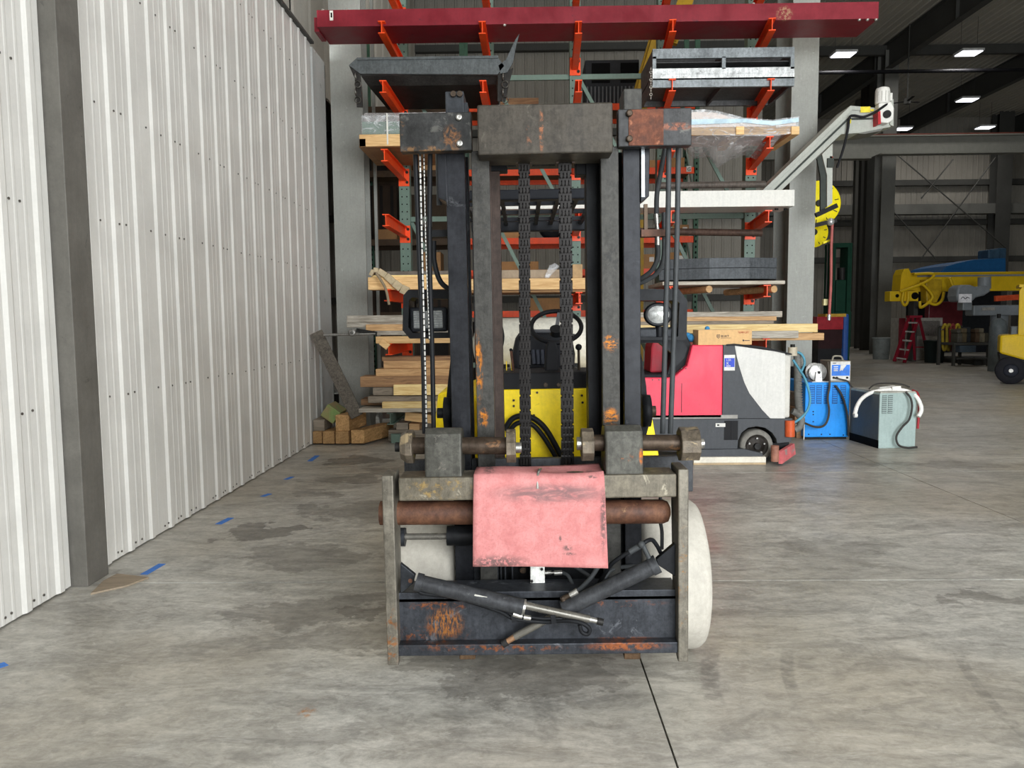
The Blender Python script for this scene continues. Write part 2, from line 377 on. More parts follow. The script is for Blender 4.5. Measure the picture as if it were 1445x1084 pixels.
def hcol(name, x0, x1, y0, y1, z0, z1, mat, tf=.022):
    m = MB(); xm = (x0+x1)/2
    m.box(x0, x1, y0, y0+tf, z0, z1); m.box(x0, x1, y1-tf, y1, z0, z1); m.box(xm-.01, xm+.01, y0+tf, y1-tf, z0, z1)
    return struct(name, m, mat)
a, b = P(472, 330, 11.05), P(516, 330, 11.05); hcol('trim_2', a.x, b.x, 11.05, 11.45, 0, CEIL, STEELGREY)
a, b = P(529, 330, 11.6), P(533, 330, 11.6); struct('trim_3', MB().box(a.x, b.x, 11.6, 11.65, 0, 6.5), STEELGREY)
a, b = P(1113.5, 300, 11.2), P(1150.5, 300, 11.2); hcol('trim_4', a.x, b.x, 11.2, 11.9, 0, CEIL, STEELGREY); CR0, CR1 = a.x, b.x
# far walls, ceiling, the wall with the open door behind the camera
LINER = M('liner', '#908c83', .6, 0, .08, .6)
struct('wall_back', ribbed('w', LINER, -6, 7.2, 0, CEIL, .3, .03, lambda a, h, z: (a, 24-h, z)), LINER)
struct('wall_far', ribbed('w', LINER, 7.2, 30, 0, CEIL, .3, .03, lambda a, h, z: (a, 44-h, z)), LINER)
struct('wall_side', MB().box(7.2, 7.3, 24, 44, 0, CEIL), LINER)
struct('wall_right', ribbed('w', LINER, -4.6, 44, 0, CEIL, .6, .03, lambda a, h, z: (30-h, a, z), minor=False), LINER)
struct('ceiling', ribbed('c', DKGREY, -6, 30, -4.6, 44, .3, .04, lambda a, h, z: (a, z, CEIL-h), minor=False), M('ceiling_liner', '#aaa69b', .65, 0, .06, .5))
wf = MB(); wf.box(-6, DOOR_X0, DOOR_Y-.1, DOOR_Y, 0, CEIL); wf.box(DOOR_X0, DOOR_X1, DOOR_Y-.1, DOOR_Y, DOOR_H, CEIL); wf.box(DOOR_X1, 30, DOOR_Y-.1, DOOR_Y, 0, CEIL)
struct('wall_front', wf, LINER)
struct('wall_left_rear', MB().box(-6.1, -6, 11, 24, 0, CEIL), LINER)
struct('wall_left_return', MB().box(-6, -3.2, 11.0, 11.1, 0, CEIL), LINER)
n = 5
def trim(mb, mat, bevel=0):
    global n; o = struct('trim_%d' % n, mb, mat, bevel); n += 1; return o
for z in (2.1, 4.6, 7.1, 9.6):
    trim(MB().box(-6, 7.15, 23.75, 23.95, z, z+.2), DARKST)
for py, t in ((203, .3), (258, .3), (314, .3), (366, .3)):
    z = P(1300, py, 43.7).z; trim(MB().box(7.3, 30, 43.6, 43.95, z-t/2, z+t/2), DARKST)
zb, zt = P(1300, 302, 43).z, P(1300, 288, 43).z; trim(MB().box(7.3, 30, 43, 43.6, zb, zt), DKGREY)
a, b = P(1402, 300, 43), P(1423, 300, 43); hcol('trim_%d' % n, a.x, b.x, 42.8, 43.5, 0, CEIL, DARKST); n += 1
# main frame: columns, rafters, crane runway
CXA, CXB = P(1243, 300, 32).x, P(1262, 300, 32).x
hcol('trim_%d' % n, CXA, CXB, 32, 32.7, 0, CEIL-.3, DKGREY); n += 1
for p0, p1, Y, mt in ((1222, 1240, 36, DARKST), (1214, 1220, 38, DARKST), (1206, 1213, 40, DKGREY)):
    a, b = P(p0, 300, Y), P(p1, 300, Y); trim(MB().box(a.x, b.x, Y, Y+.3, 0, CEIL), mt)
for X in (14.75, 21., 27.3):
    m = MB(); m.box(X-.012, X+.012, 4, 44, CEIL-1.0, CEIL-.06); m.box(X-.14, X+.14, 4, 44, CEIL-1.03, CEIL-1.0); m.box(X-.14, X+.14, 4, 44, CEIL-.06, CEIL-.04)
    for yy in (9, 15, 21, 27, 33, 39): m.box(X-.13, X+.13, yy, yy+.02, CEIL-1.0, CEIL-.06)
    trim(m, DARKST)
for Y in (20., 32.2): trim(MB().box(14.9 if Y < 30 else 7.3, 30, Y, Y+.2, CEIL-.42, CEIL-.06), DARKST)
rz0, rz1, rzl = P(1300, 216, 31).z, P(1300, 193, 31).z, P(1200, 223, 31).z
xk = P(1242, 215, 31).x
m = MB().prism([(7.4, rzl), (xk-.4, rzl), (xk, rz0), (30, rz0), (30, rz1), (7.4, rz1)], 31.0, 31.05); m.box(7.4, 30, 30.85, 31.25, rz1, rz1+.05); m.box(xk, 30, 30.85, 31.25, rz0-.05, rz0); m.box(7.4, xk-.4, 30.85, 31.25, rzl-.05, rzl)
trim(m, M('runway_grey', '#7f7f78', .5, 0, .06))
trim(MB().box(7.4, 30, 30.95, 31.15, rz1+.06, rz1+.12), M('rail_rust', '#6b3d33', .6))
z = P(1300, 100.5, 30).z; trim(MB().cyl((7.4, 30, z), (29.9, 30, z), .07, 8), M('pipe_black', '#17171a', .5))
for a, b in (((1262, 215), (1420, 350)), ((1405, 222), (1300, 365)), ((1262, 300), (1320, 365)), ((1345, 225), (1300, 280))):
    trim(MB().cyl(P(*a, 42.5), P(*b, 42.5), .035, 6), DARKST)
# control-joint board at the foot of the wall post
q = [PZ(*p) for p in ((146, 822), (165, 812), (210, 817), (178, 829), (128, 840))]
tag(MB().prismz([(p.x, p.y) for p in q], .001, .012).build('board_scrap', wood('board_pale', '#a3927c')), 'flat pale board scrap on the floor at the foot of the grey wall post', 'board')
TAPE = M('tape_blue', '#3f78c8', .6, 0, .12, 30)
for i, (p0, p1, w, lb) in enumerate((((2, 945), (9, 937), .055, 'blue floor tape strip nearest the camera at left edge'), ((203, 811), (229, 796), .05, 'blue floor tape strip just past the grey wall post'), ((308, 740), (326, 731), .055, 'blue floor tape strip beside the dark damp stain'),
        ((370, 701), (381, 697), .05, 'short blue floor tape strip fourth from the camera'), ((403, 677), (413, 673), .05, 'small blue floor tape strip fifth from the camera'), ((437, 651), (448, 643), .06, 'farthest blue floor tape strip, before the wood blocks'))):
    a, b = PZ(*p0), PZ(*p1)
    if i == 0: a.x -= .06
    d = (b-a); d.z = 0; s_ = Vector((-d.y, d.x, 0)).normalized()*w/2
    m = MB().prismz([(a+s_)[:2], (b+s_)[:2], (b-s_)[:2], (a-s_)[:2]], .0005, .002); tag(m.build('floor_tape', TAPE), lb, 'tape', 'blue tape strips along the left wall')

# ================================================================== LAMPS
LAMP_E = M('lamp_lens', '#ffffff', .4, 0, 0, emit=('#f4f6ff', 2.2)); LAMP_B = M('lamp_body', '#c9cac8', .4)
for px, py, Z, lb in ((1190, 77, 11.2, 'hanging bay light above the grey conveyor motor, nearest the right rack column'), (1367, 75, 11.2, 'hanging bay light between the two dark rafters at upper right'), (1365, 141, 11.2, 'hanging bay light above the far rafter at right'),
                      (1274, 182, 11.2, 'bay light just over the crane runway beside the column'), (1390, 180, 11.2, 'distant bay light just over the crane runway at far right')):
    c = PZ(px, py, Z); t = thing('bay_light', lb, 'lamp', 'bay lights under the roof')
    MB().box(c.x-.4, c.x+.4, c.y-.32, c.y+.32, Z, Z+.08).build('housing', LAMP_B, t)
    MB().box(c.x-.36, c.x+.36, c.y-.28, c.y+.28, Z-.03, Z).build('lens', LAMP_E, t)
    MB().cyl((c.x-.3, c.y, Z+.06), (c.x-.3, c.y, CEIL+.005), .008, 5).build('hanger', DARKST, t); MB().cyl((c.x+.3, c.y, Z+.06), (c.x+.3, c.y, CEIL+.005), .008, 5).build('hanger', DARKST, t)
    area_light('bay_and_fill_lamp', (c.x, c.y, Z-.05), (0, 0, 0), .8, .9, 90, (1, .97, .93))
for x, y in ((6.5, 3), (6.5, 9.5), (0, 16), (5, 16), (0.5, 4)):  # unseen lamps added for ambient fill, no fixtures
    area_light('bay_and_fill_lamp', (x, y, 11.15), (0, 0, 0), .8, .9, 90, (1, .97, .93))
c = P(1280, 147, 30); t = thing('ceiling_fan', 'small black three-bladed fan hanging from the far ceiling', 'fan')
MB().cyl(c+Vector((0, 0, .1)), (c.x, c.y, CEIL), .025, 6).build('rod', DARKST, t); MB().cyl(c, c+Vector((0, 0, .2)), .12, 12).build('hub', DARKST, t)
for k in range(3):
    a = k*2.1+.4; MB().beam(c+Vector((0, 0, .1)), c+Vector((math.cos(a)*.6, math.sin(a)*.6, .12)), .1, .02).build('blade', M('fan_black', '#121212'), t)

# ================================================================== CANTILEVER RACK
ORANGE = M('rack_orange', '#ef4f1e', .45, 0, .1, 5, wear=('#8f3018', -.04, 14)); GREEN = M('rack_green', '#64786c', .5, 0, .08, 4, wear=('#8a978e', -.05, 12)); HOLE = M('hole_black', '#0c0c0c', .9)
BOLT = M('bolt_dark', '#2c2b2a', .5, .5)
YR, YT = 11.1, 9.7
rack = thing('cantilever_rack', 'tall green cantilever rack with orange I-beam arms behind the lift truck', 'rack')
UPX = [572, 692, 812, 934, 1058]; TIPX = [545, 684, 817, 947, 1084]
LPY = [[-52, 29, 113, 210, 302, 408, 484.5, 583], [-52, 29.5, 113, 206, 300, 408, 483, 583], [-52, 29.5, 112.5, 200, 299, 412, 483, 583], [-54, 27, 111, 196, 297, 404, 480, 583], [-56, 25, 110.5, 192, 296.5, 402, 477.5, 583]]
LV = [[P(tp, py, YT).z for py in row] for row, tp in zip(LPY, TIPX)]
for i, (u, tp) in enumerate(zip(UPX, TIPX)):
    x = P(u, 340, YR).x
    up = MB().box(x-.075, x+.075, YR, YR+.16, 0, 7.2).build('upright', GREEN, rack)
    m = MB(); z = .3
    while z < 7:
        for sx in (-.035, .035): m.cyl((x+sx, YR-.001, z), (x+sx, YR+.01, z), .011, 6)
        z += .105
    o = m.build('slot_holes', HOLE, up); o['kind'] = 'stuff'
    MB().box(x-.06, x+.06, YR-1.2, YR+.5, 0, .12).build('base_arm', GREEN, rack)
    for k, z in enumerate(LV[i]):
        xt = P(tp, 340, YT).x
        # arms that carry nothing visible and stay out of the picture are still part of the rack
        arm = MB().ibeam((x, YR-.02, z-.075), (xt, YT, z-.075), .085, .15).build('arm', ORANGE if k < 7 else GREEN, rack)
        pl = MB().box(x-.075, x+.075, YR-.02, YR, z-.22, z+.02).build('arm_plate', ORANGE, arm)
        for bz in (z-.03, z-.17): MB().cyl((x+.045, YR-.035, bz), (x+.045, YR-.02, bz), .022, 6).build('bolt', BOLT, arm)
xs = [P(u, 340, YR).x for u in UPX]
for i in range(4):
    for z in (4.95, 3.0, .9): MB().box(xs[i]+.075, xs[i+1]-.075, YR+.05, YR+.09, z, z+.07).build('brace', GREEN, rack)
    for za, zb in ((4.95, 3.0), (3.0, .9)):
        MB().beam((xs[i]+.08, YR+.11, za), (xs[i+1]-.08, YR+.11, zb), .03, .05).build('diagonal_brace', GREEN, rack)

# red box girder on the top visible level
YB = 9.7
while P(817, 33, YB).z < LV[2][1]: YB += .005
RED = M('girder_red', '#7a1f2a', .4, 0, .16, 3, wear=('#55202a', -.03, 8), rust=[((P(1107, 20, YB).x, YB, P(1107, 20, YB).z), (.12, .1, .12), .45, '#b08a6a')])
g = thing('red_girder', 'long dark red steel box girder lying on the top rack arms', 'girder')
zb = LV[2][1]+.005; x0, x1 = P(447, 25, YB).x, P(1240, 18, YB).x
MB().prism([(x0, zb), (x1-.0, zb), (x1, zb+.2), (x0, zb+.2)], YB, YB+.62).build('girder_body', RED, g, .004)
MB().box(x0-.06, x0, YB+.1, YB+.45, zb-.02, zb+.15).build('end_bracket', RED, g)
for px, py in ((455, 12), (489, 14), (712, 37), (1064, 10), (1225, 31), (1213, 47), (1237, 33)):
    c = P(px, py, YB); MB().ball((c.x, YB+.02, zb+.0 if py > 25 else zb+.2), .022, 8).build('bolt_head', M('bolt_light', '#b8b4ac', .4, .6), g)
MB().box(P(465, 15, YB).x, P(470, 15, YB).x, YB-.004, YB, P(467, 29, YB).z, P(467, 15, YB).z).build('tag_plate', M('tag_white', '#d8d5cc', .5), g)
MB().box(P(466.4, 15, YB).x, P(468.6, 15, YB).x, YB-.006, YB-.004, P(467, 25, YB).z, P(467, 18, YB).z).build('tag_mark', HOLE, g)

# dark steel tipping bin at upper left
YF = 9.75
BIN = M('bin_steel', '#55595a', .5, .2, .12, 4, wear=('#777b7b', -.06, 9)); BINB = M('bin_under', '#33312f', .6, .2, .25, 3, rust=[((P(620, 120, YF).x, YF+.4, 4.85), (.6, .6, .3), .5, '#6b4a32')])
g = thing('steel_bin', 'dark grey steel tipping bin with chain hooks at its ends on upper left arms', 'bin')
def pz(px, py, Y=None): q = P(px, py, Y or YF); return (q.x, q.z)
MB().prism([pz(492, 92), pz(504, 81), pz(703, 81), pz(712, 93), pz(702, 105), pz(508, 104)], YF, YF+.06).build('front_lip', BIN, g, .004)
MB().box(pz(504, 81)[0], pz(703, 81)[0], YF-.02, YF+.02, pz(600, 84)[1], pz(600, 80.5)[1]).build('rim', BIN, g)
zA = pz(600, 104)[1]; bx0, bx1 = pz(508, 104)[0], pz(702, 105)[0]
zq = LV[0][2]+.004
hull = MB(); hull.add([(bx0, YF+.06, zA), (bx1, YF+.06, zA), (bx1-.02, YF+.2, zq), (bx0+.06, YF+.2, zq), (bx0+.12, YF+1.3, zq), (bx1-.02, YF+1.3, zq), (bx1, YF+1.3, zA+.15), (bx0, YF+1.3, zA+.15), (bx0, YF+.06, zA+.19), (bx1, YF+.06, zA+.19)],
         [(0, 1, 2, 3), (3, 2, 5, 4), (4, 5, 6, 7), (0, 3, 4, 7, 8), (1, 9, 6, 5, 2), (0, 8, 9, 1)])
hull.build('hull', BINB, g)
MB().prism([pz(703, 92), pz(714, 84), pz(727, 56), pz(733, 47), pz(729, 62), pz(724, 88), pz(716, 102), pz(706, 104)], YF, YF+.03).build('hook_arm', BIN, g, .003)
MB().prism([pz(492, 92), pz(508, 104), pz(511, 150), pz(503, 150), pz(500, 110)], YF+.02, YF+.05).build('end_cheek', BINB, g)
MB().prism([pz(703, 104), pz(724, 95), pz(718, 118), pz(713, 142), pz(702, 142)], YF+.02, YF+.05).build('end_cheek', BINB, g)
for cx in (710, 502):
    for k in range(4):
        c = P(cx+(k % 2)*3, 108+k*11, YF-.02); MB().lathe([(.035, -.01), (.045, -.004), (.045, .004), (.035, .01)], c, 'Y' if k % 2 else 'X', 12, ring=True).build('chain_link', M('chain_steel', '#77756f', .35, .8), g)
tag(MB().prism([pz(560, 80), pz(611, 79), pz(611, 77), pz(575, 78.5)], YF+.1, YF+.3).build('steel_bar', BIN), 'thin flat steel bar lying on top of the dark tipping bin', 'bar')
tag(MB().prism([pz(681, 81), pz(701, 81), pz(701, 77.5), pz(692, 78)], YF+.05, YF+.25).build('white_wedge', M('tag_white', '#d8d5cc', .5)), 'small off-white wedge lying on the right end of the tipping bin', 'wedge')

# two grey steel ramp frames at upper right
YG = 9.75
GALV = M('ramp_grey', '#7e8385', .4, .5, .12, 5); GALVL = M('ramp_edge', '#c7c9c8', .35, .5, .1, 9, wear=('#8a8a88', -.02, 16)); GALVD = M('ramp_dark', '#565656', .5, .3, .15)
def ramp(y_rows, lb, flip):
    g = thing('steel_ramp', lb, 'ramp', 'steel ramp frames on the upper right arms')
    (ta, tb), (ma, mb_), (wa, wb) = y_rows; xa, xb, xm = 921, 1121, 1021
    for a, b, mt, nm in ((ta, tb, GALV, 'top_rail'), (wa, wb, GALVL, 'bright_edge')): MB().pbox(xa, a, xb, b, YG, YG+.05).build(nm, mt, g)
    if ma is not None:
        for p in (xa, xm-2, xb-5): MB().pbox(p, ma, p+5, mb_, YG, YG+.05).build('stile', GALV, g)
        MB().pbox(xa+6, ma, xb-6, mb_, YG+.45, YG+.47).build('back_web', GALVD, g)
    zt = P(1000, min(ta, wa), YG).z; zl = P(1000, max(tb, wb), YG).z
    for p in (xa, xm, xb-3):
        q = P(p, 90, YG).x; MB().box(q, q+.03, YG+.05, YG+.9, zl, zt).build('side_rail', GALVD, g)
    MB().box(P(xa, 90, YG).x, P(xb, 90, YG).x, YG+.9, YG+.95, zl, zt).build('back_rail', GALVD, g)
    MB().box(P(xa, 90, YG).x, P(xb, 90, YG).x, YG+.06, YG+.9, (zl+zt)/2, (zl+zt)/2+.006).build('deck', GALVD, g)
ramp(((69, 80), (80, 97), (97, 102.5)), 'upper grey steel ramp frame with open slots at top right of rack', 0)
ramp(((111, 121), (None, None), (105, 110.5)), 'lower grey steel ramp frame with bright edge at top right of rack', 1)
g = thing('hanging_chain', 'light steel chain hanging beside the left end of the ramp frames', 'chain')
for k in range(9):
    c = P(918.5, 97+k*5.2, YG-.03); me = MB().lathe([(.012, -.005), (.02, -.002), (.02, .002), (.012, .005)], c, 'Y' if k % 2 else 'X', 10, ring=True).build('chain_link', M('chain_light', '#c9c5bc', .35, .6), g)

# wrapped pallet loads on the third level
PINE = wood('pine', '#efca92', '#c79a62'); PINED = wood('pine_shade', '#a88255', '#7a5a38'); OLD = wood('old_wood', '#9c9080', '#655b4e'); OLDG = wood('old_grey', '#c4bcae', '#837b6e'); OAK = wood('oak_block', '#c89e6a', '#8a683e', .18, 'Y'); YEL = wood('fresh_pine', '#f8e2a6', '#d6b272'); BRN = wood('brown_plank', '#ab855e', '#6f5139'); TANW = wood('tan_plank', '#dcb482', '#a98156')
def film(name, col, alpha):
    if name in MATS: return MATS[name]
    t = NT(name); co = t.n('ShaderNodeTexCoord').outputs['Object']; t.b.inputs['Base Color'].default_value = (*lin(col), 1)
    t.b.inputs['Roughness'].default_value = .18; nz = t.noise(co, 4, 5, .6, 2.5, vec=(1, 1, 2)); t.l(t.rng(nz, .5, .72, alpha*.4, min(1, alpha*1.7)), t.b.inputs['Alpha'])
    bn = t.n('ShaderNodeBump'); bn.inputs['Strength'].default_value = .35; bn.inputs['Distance'].default_value = .02; t.l(nz, bn.inputs['Height']); t.l(bn.outputs[0], t.b.inputs['Normal'])
    MATS[name] = t.m; return t.m
FILM = film('plastic_film', '#eceef0', .38)
Y3 = 9.72
g = thing('wrapped_pallet', 'film-wrapped green sheets strapped on a wooden pallet at third rack level left', 'pallet load')
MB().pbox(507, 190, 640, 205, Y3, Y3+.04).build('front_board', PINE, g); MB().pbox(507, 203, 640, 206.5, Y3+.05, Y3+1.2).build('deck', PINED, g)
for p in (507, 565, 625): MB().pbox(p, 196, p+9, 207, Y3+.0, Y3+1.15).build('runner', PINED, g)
MB().pbox(511, 172, 640, 189, Y3+.05, Y3+1.1).build('green_sheets', M('sheet_green', '#5d7264', .5, 0, .15, 6), g)
MB().pbox(513, 159, 640, 172, Y3+.1, Y3+1.0).build('crumpled_film', film('plastic_film_dense', '#cfcac8', .8), g, .02)
MB().pbox(509, 162, 641, 188, Y3+.02, Y3+1.12).build('film_wrap', FILM, g, .02)
MB().pbox(545, 160, 548, 204, Y3-.004, Y3).build('strap', M('strap_white', '#dedbd2', .5), g)
g = thing('wrapped_pallet', 'bulging clear-film-wrapped load on wooden blocks at third rack level right', 'pallet load')
yb = 190
MB().prism([pz(960, 158, Y3), pz(990, 156, Y3), pz(1012, 158, Y3), pz(1050, 168, Y3), pz(1090, 171, Y3), pz(1126, 166, Y3), pz(1124, 180, Y3), pz(960, 183, Y3)], Y3+.03, Y3+1.0).build('wrapped_sheets', M('load_pale', '#d6c6bc', .5, 0, .12, 4), g, .01)
MB().pbox(960, 180, 1124, 189, Y3+.02, Y3+.06).build('front_board', PINE, g)
MB().prism([pz(955, 157, Y3), pz(990, 154, Y3), pz(1012, 156, Y3), pz(1050, 166, Y3), pz(1090, 169, Y3), pz(1128, 164, Y3), pz(1127, 187, Y3), pz(1090, 192, Y3), pz(955, 190, Y3)], Y3, Y3+.02).build('film_front', FILM, g)
MB().prism([pz(975, 168.5, Y3-.005), pz(1050, 167.5, Y3-.005), pz(1090, 171, Y3-.005), pz(1127, 166, Y3-.005), pz(1127, 172, Y3-.005), pz(1090, 177, Y3-.005), pz(1050, 173, Y3-.005), pz(975, 176, Y3-.005)], Y3-.006, Y3-.002).build('blue_film_band', M('film_blue', '#bcd4e0', .25), g)
for p in (1039, 1117): MB().pbox(p, 178.5, p+11, 189.5, Y3-.02, Y3+.9).build('block', PINE, g)
tp_ = [P(x_, y_, Y3+.01) for x_, y_ in ((960, 189), (985, 190), (1010, 190), (1035, 190), (1060, 189), (1085, 189), (1105, 188), (1126, 187))]
bt_ = [P(x_, y_, Y3+.75) for x_, y_ in ((962, 208), (980, 224), (1000, 221), (1012, 237), (1030, 226), (1052, 219), (1074, 228), (1092, 205))]
h = MB(); vs_ = tp_+bt_+[v+Vector((0, .02, .004)) for v in tp_+bt_]; fs_ = []
for k in range(7): fs_ += [(k, k+1, 9+k, 8+k), (16+k, 24+k, 25+k, 17+k), (k, 16+k, 17+k, k+1), (8+k, 9+k, 25+k, 24+k)]
h.add(vs_, fs_+[(0, 8, 24, 16), (7, 23, 31, 15)], True); h.build('sagging_film', film('plastic_film_sag', '#a8a4a2', .62), g)
# white beam, weights, planks of the middle levels
WHITE = M('beam_white', '#d0cec6', .4, 0, .05, 4, wear=('#c8c4b8', -.03, 9))
YW = 9.85
g = thing('white_beam', 'long white painted steel box beam lying on the fourth rack level', 'beam')
a, b = P(690, 268, YW), P(1121, 297, YW); a.z = P(1000, 269, YW).z; MB().box(a.x, b.x, YW, YW+.55, 2.98, a.z).build('beam_body', WHITE, g, .005)
for px in (1103, 1116): c = P(px, 300, YW); MB().cyl((c.x, YW+.2, 2.96), (c.x, YW+.2, 2.985), .025, 8).build('bolt_head', BOLT, g)
tag(MB().cyl(P(880, 326, 10.2), P(1075, 329, 10.2), .045, 14).build('steel_pipe', M('pipe_rust', '#4a3a32', .6, .2, .25, 8)), 'dark rusty steel pipe lying below the white beam', 'pipe')
tag(MB().cyl(P(930, 262, 10.6), P(1080, 260, 10.6), .045, 14).build('steel_pipe', M('pipe_grey', '#5d554e', .6, .2, .25, 8)), 'dull grey steel pipe lying just above the white beam', 'pipe')
SLATE = M('weight_grey', '#4e5154', .5, .1, .1, 4, wear=('#b07a5c', -.1, 20))
Y5 = 9.8
def wedge(a, b, c, d, lb):
    g = tag(MB().prismz([(P(a, 380, Y5+.35).x, Y5+.35), (P(b, 380, Y5).x, Y5), (P(c, 380, Y5).x, Y5), (P(d, 380, Y5+.3).x, Y5+.3), (P(d, 380, Y5+.9).x, Y5+.9), (P(a, 380, Y5+.9).x, Y5+.9)], 0, 1).build('steel_weight', SLATE, None, 0), lb, 'weight', 'dark steel weights on the rack')
    return g
def slab_load(y0, y1, lb):
    zt, zb_ = P(1000, y0, Y5).z, P(1000, y1, Y5).z
    pts = [(P(930, 380, Y5+.25).x, Y5+.25), (P(1001, 380, Y5).x, Y5), (P(1058, 380, Y5).x, Y5), (P(1096, 380, Y5+.12).x, Y5+.12), (P(1094, 380, Y5+.8).x, Y5+.8), (P(935, 380, Y5+.8).x, Y5+.8)]
    tag(MB().prismz(pts, zb_, zt).build('steel_weight', SLATE, None, .004), lb, 'weight', 'dark steel weights on the fifth rack level')
slab_load(378.5, 394, 'lower of two stacked slate-grey steel weights on right fifth level'); slab_load(364, 378, 'upper of two stacked slate-grey steel weights on right fifth level')
PL = 'planks on the cantilever rack'
def plank(px0, py0, px1, py1, Y, dep, mt, lb, grp=PL, name='plank', tilt=0):
    p, q = P(px0, py0, Y), P(px1, py1, Y); m = MB().box(p.x, q.x, Y, Y+dep, q.z, p.z)
    if tilt:
        R = Matrix.Rotation(tilt, 3, 'Y'); c = Vector(((p.x+q.x)/2, Y, (p.z+q.z)/2)); m.v = [c+R @ (v-c) for v in m.v]
    return tag(m.build(name, mt, None, .006), lb, 'plank', grp)
plank(935, 397.5, 1108, 401, 9.72, 1.1, OLDG, 'thin grey board carrying the slate-grey weights')
for p, lb in ((996, 'round-ended timber bearer under the weights, nearer the mast'), (1088, 'round-ended timber bearer under the weights at right end')):
    c = P(p, 408, 9.72); tag(MB().cyl((c.x+.05, 9.75, c.z), (c.x-.25, 10.9, c.z), .045, 12).build('timber_bearer', TANW), lb, 'timber', 'bearers under the weights')
# left fifth level
plank(519, 391.5, 640, 408, 9.75, .25, PINE, 'thick yellow pine plank sticking out on left fifth level')
plank(524, 388.5, 640, 391, 9.8, .3, YEL, 'thin pale pine board above the thick pine plank')
plank(545, 383, 640, 388, 10.0, .3, M('slat_grey', '#6a635c', .7), 'dull grey flat bar on left fifth level behind the pine')
m = MB(); pts = [(523, 389), (527, 381), (534, 382), (545, 389), (556, 399), (566, 407), (576, 412)]
CLOTH = M('webbing_tan', '#b9a88a', .9, 0, .15, 12, bump=.3)
for i in range(len(pts)-1):
    a, b = P(*pts[i], 9.73), P(*pts[i+1], 9.73); w = .045
    m.beam(a, b, .06, .05+.012*i)
m2 = MB().tube([P(531, 386, 9.64), P(538, 396, 9.62), P(545, 410, 9.62), P(549, 430, 9.62)], .018, 6)
t = thing('canvas_strap', 'crumpled tan canvas strap drooping over the left pine planks', 'strap'); m.build('wide_band', CLOTH, t, .01); m2.build('hanging_tail', M('webbing_dark', '#8b7c66', .9), t)
# middle fifth level seen through the mast
plank(640, 394, 835, 408, 9.72, .2, PINE, 'thick yellow pine plank seen between the mast chains')
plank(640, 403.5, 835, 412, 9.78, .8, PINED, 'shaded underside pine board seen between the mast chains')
g = thing('wrapped_parcel', 'brown paper parcel in clear film on the pine planks behind the chains', 'parcel')
MB().pbox(700, 381, 800, 393, 9.8, 10.2).build('paper_bundle', M('paper_tan', '#9c8b76', .8, 0, .15, 9, bump=.4), g, .02); MB().pbox(808, 373, 822, 392, 9.8, 10.0).build('carton', M('carton_tan', '#a98b66', .8), g, .004)
MB().prism([pz(768, 391, 9.77), pz(775, 375, 9.77), pz(783, 371, 9.77), pz(790, 376, 9.77), pz(780, 386, 9.77), pz(772, 395, 9.77)], 9.74, 9.79).build('film_twist', FILM, g, .01)
# sixth level
L6 = [(489, 445.5, 640, 453.5, 9.75, .2, OLDG, 'topmost weathered grey plank of the left sixth-level stack'), (489, 454, 640, 461, 9.78, .25, OLDG, 'second weathered grey plank of the left sixth-level stack'), (516, 458, 640, 466, 9.7, .2, TANW, 'tan plank halfway down the left sixth-level stack'),
      (528, 467, 640, 472, 9.7, .2, OLDG, 'thin grey plank low in the left sixth-level stack'), (530, 475, 645, 484, 9.68, .3, PINE, 'bottom pine plank of the left sixth-level stack, resting on orange arm'),
      (900, 441, 1104, 447.5, 9.9, .2, OLDG, 'topmost weathered plank of the right sixth-level stack'), (900, 448, 1096, 452.5, 9.85, .2, TANW, 'light tan plank second from top of the right stack'), (900, 454, 1092, 459.5, 9.8, .3, OLD, 'dark weathered plank third from top of the right stack'),
      (900, 459, 1154, 469, 9.72, .2, YEL, 'long rough yellow plank reaching past the grey rack column'), (1040, 467.5, 1127, 477, 9.66, .06, OLDG, 'pale grey board end beside the cardboard box'), (1040, 471, 1163, 480, 9.74, .25, TANW, 'lowest brown plank sticking out farthest right past the column')]
for q in L6: plank(*q)
t = thing('drawbar', 'thin steel drawbar with swivel eye sticking out toward the white wall', 'bar')
STL = M('steel_bare', '#8b8984', .4, .6, .15, 8)
MB().cyl(P(457, 473, 9.7), P(530, 471, 9.7), .018, 10).build('rod', STL, t); MB().lathe([(.02, -.02), (.05, -.02), (.05, .02), (.02, .02)], P(497, 469.5, 9.68), 'Y', 14, ring=True).build('eye', STL, t); MB().beam(P(503, 466, 9.7), P(532, 471, 9.7), .03, .05).build('fork', BOLT, t)
tag(MB().beam(P(538, 482, 9.66), P(548, 490, 9.66), .05, .08).build('wood_offcut', PINE), 'small wood offcut hanging under the left sixth-level stack', 'offcut')
# base stack at left
B = [(539, 503.5, 640, 509, 9.9, .25, BRN, 'topmost reddish-brown plank of the low left stack'), (541, 509.5, 640, 519.5, 9.85, .25, TANW, 'second tan plank of the low left stack with knotty face'), (530, 521, 640, 531, 9.8, .3, TANW, 'third plank of the low left stack, light tan'),
     (508, 531.5, 640, 545.5, 9.75, .3, BRN, 'long brown beam of the low left stack'), (555, 543, 640, 557.5, 9.7, .15, YEL, 'pale thick pine plank at the right of the low left stack'), (526, 547, 556, 558, 9.75, .3, OLD, 'short grey block beside the pale pine plank'),
     (519, 559.5, 640, 568, 9.72, .3, OLD, 'dark weathered plank near the bottom of the low left stack'), (509, 563.5, 540, 572, 9.9, .3, BRN, 'short brown plank end near the bottom of the low left stack'), (539, 567.5, 640, 577, 9.65, .2, YEL, 'fresh yellow pine plank at the bottom of the low left stack'),
     (506, 577, 640, 581.5, 9.62, .45, OLDG, 'wide grey board under the fresh yellow pine plank')]
for q in B: plank(*q, 'planks of the low left stack')
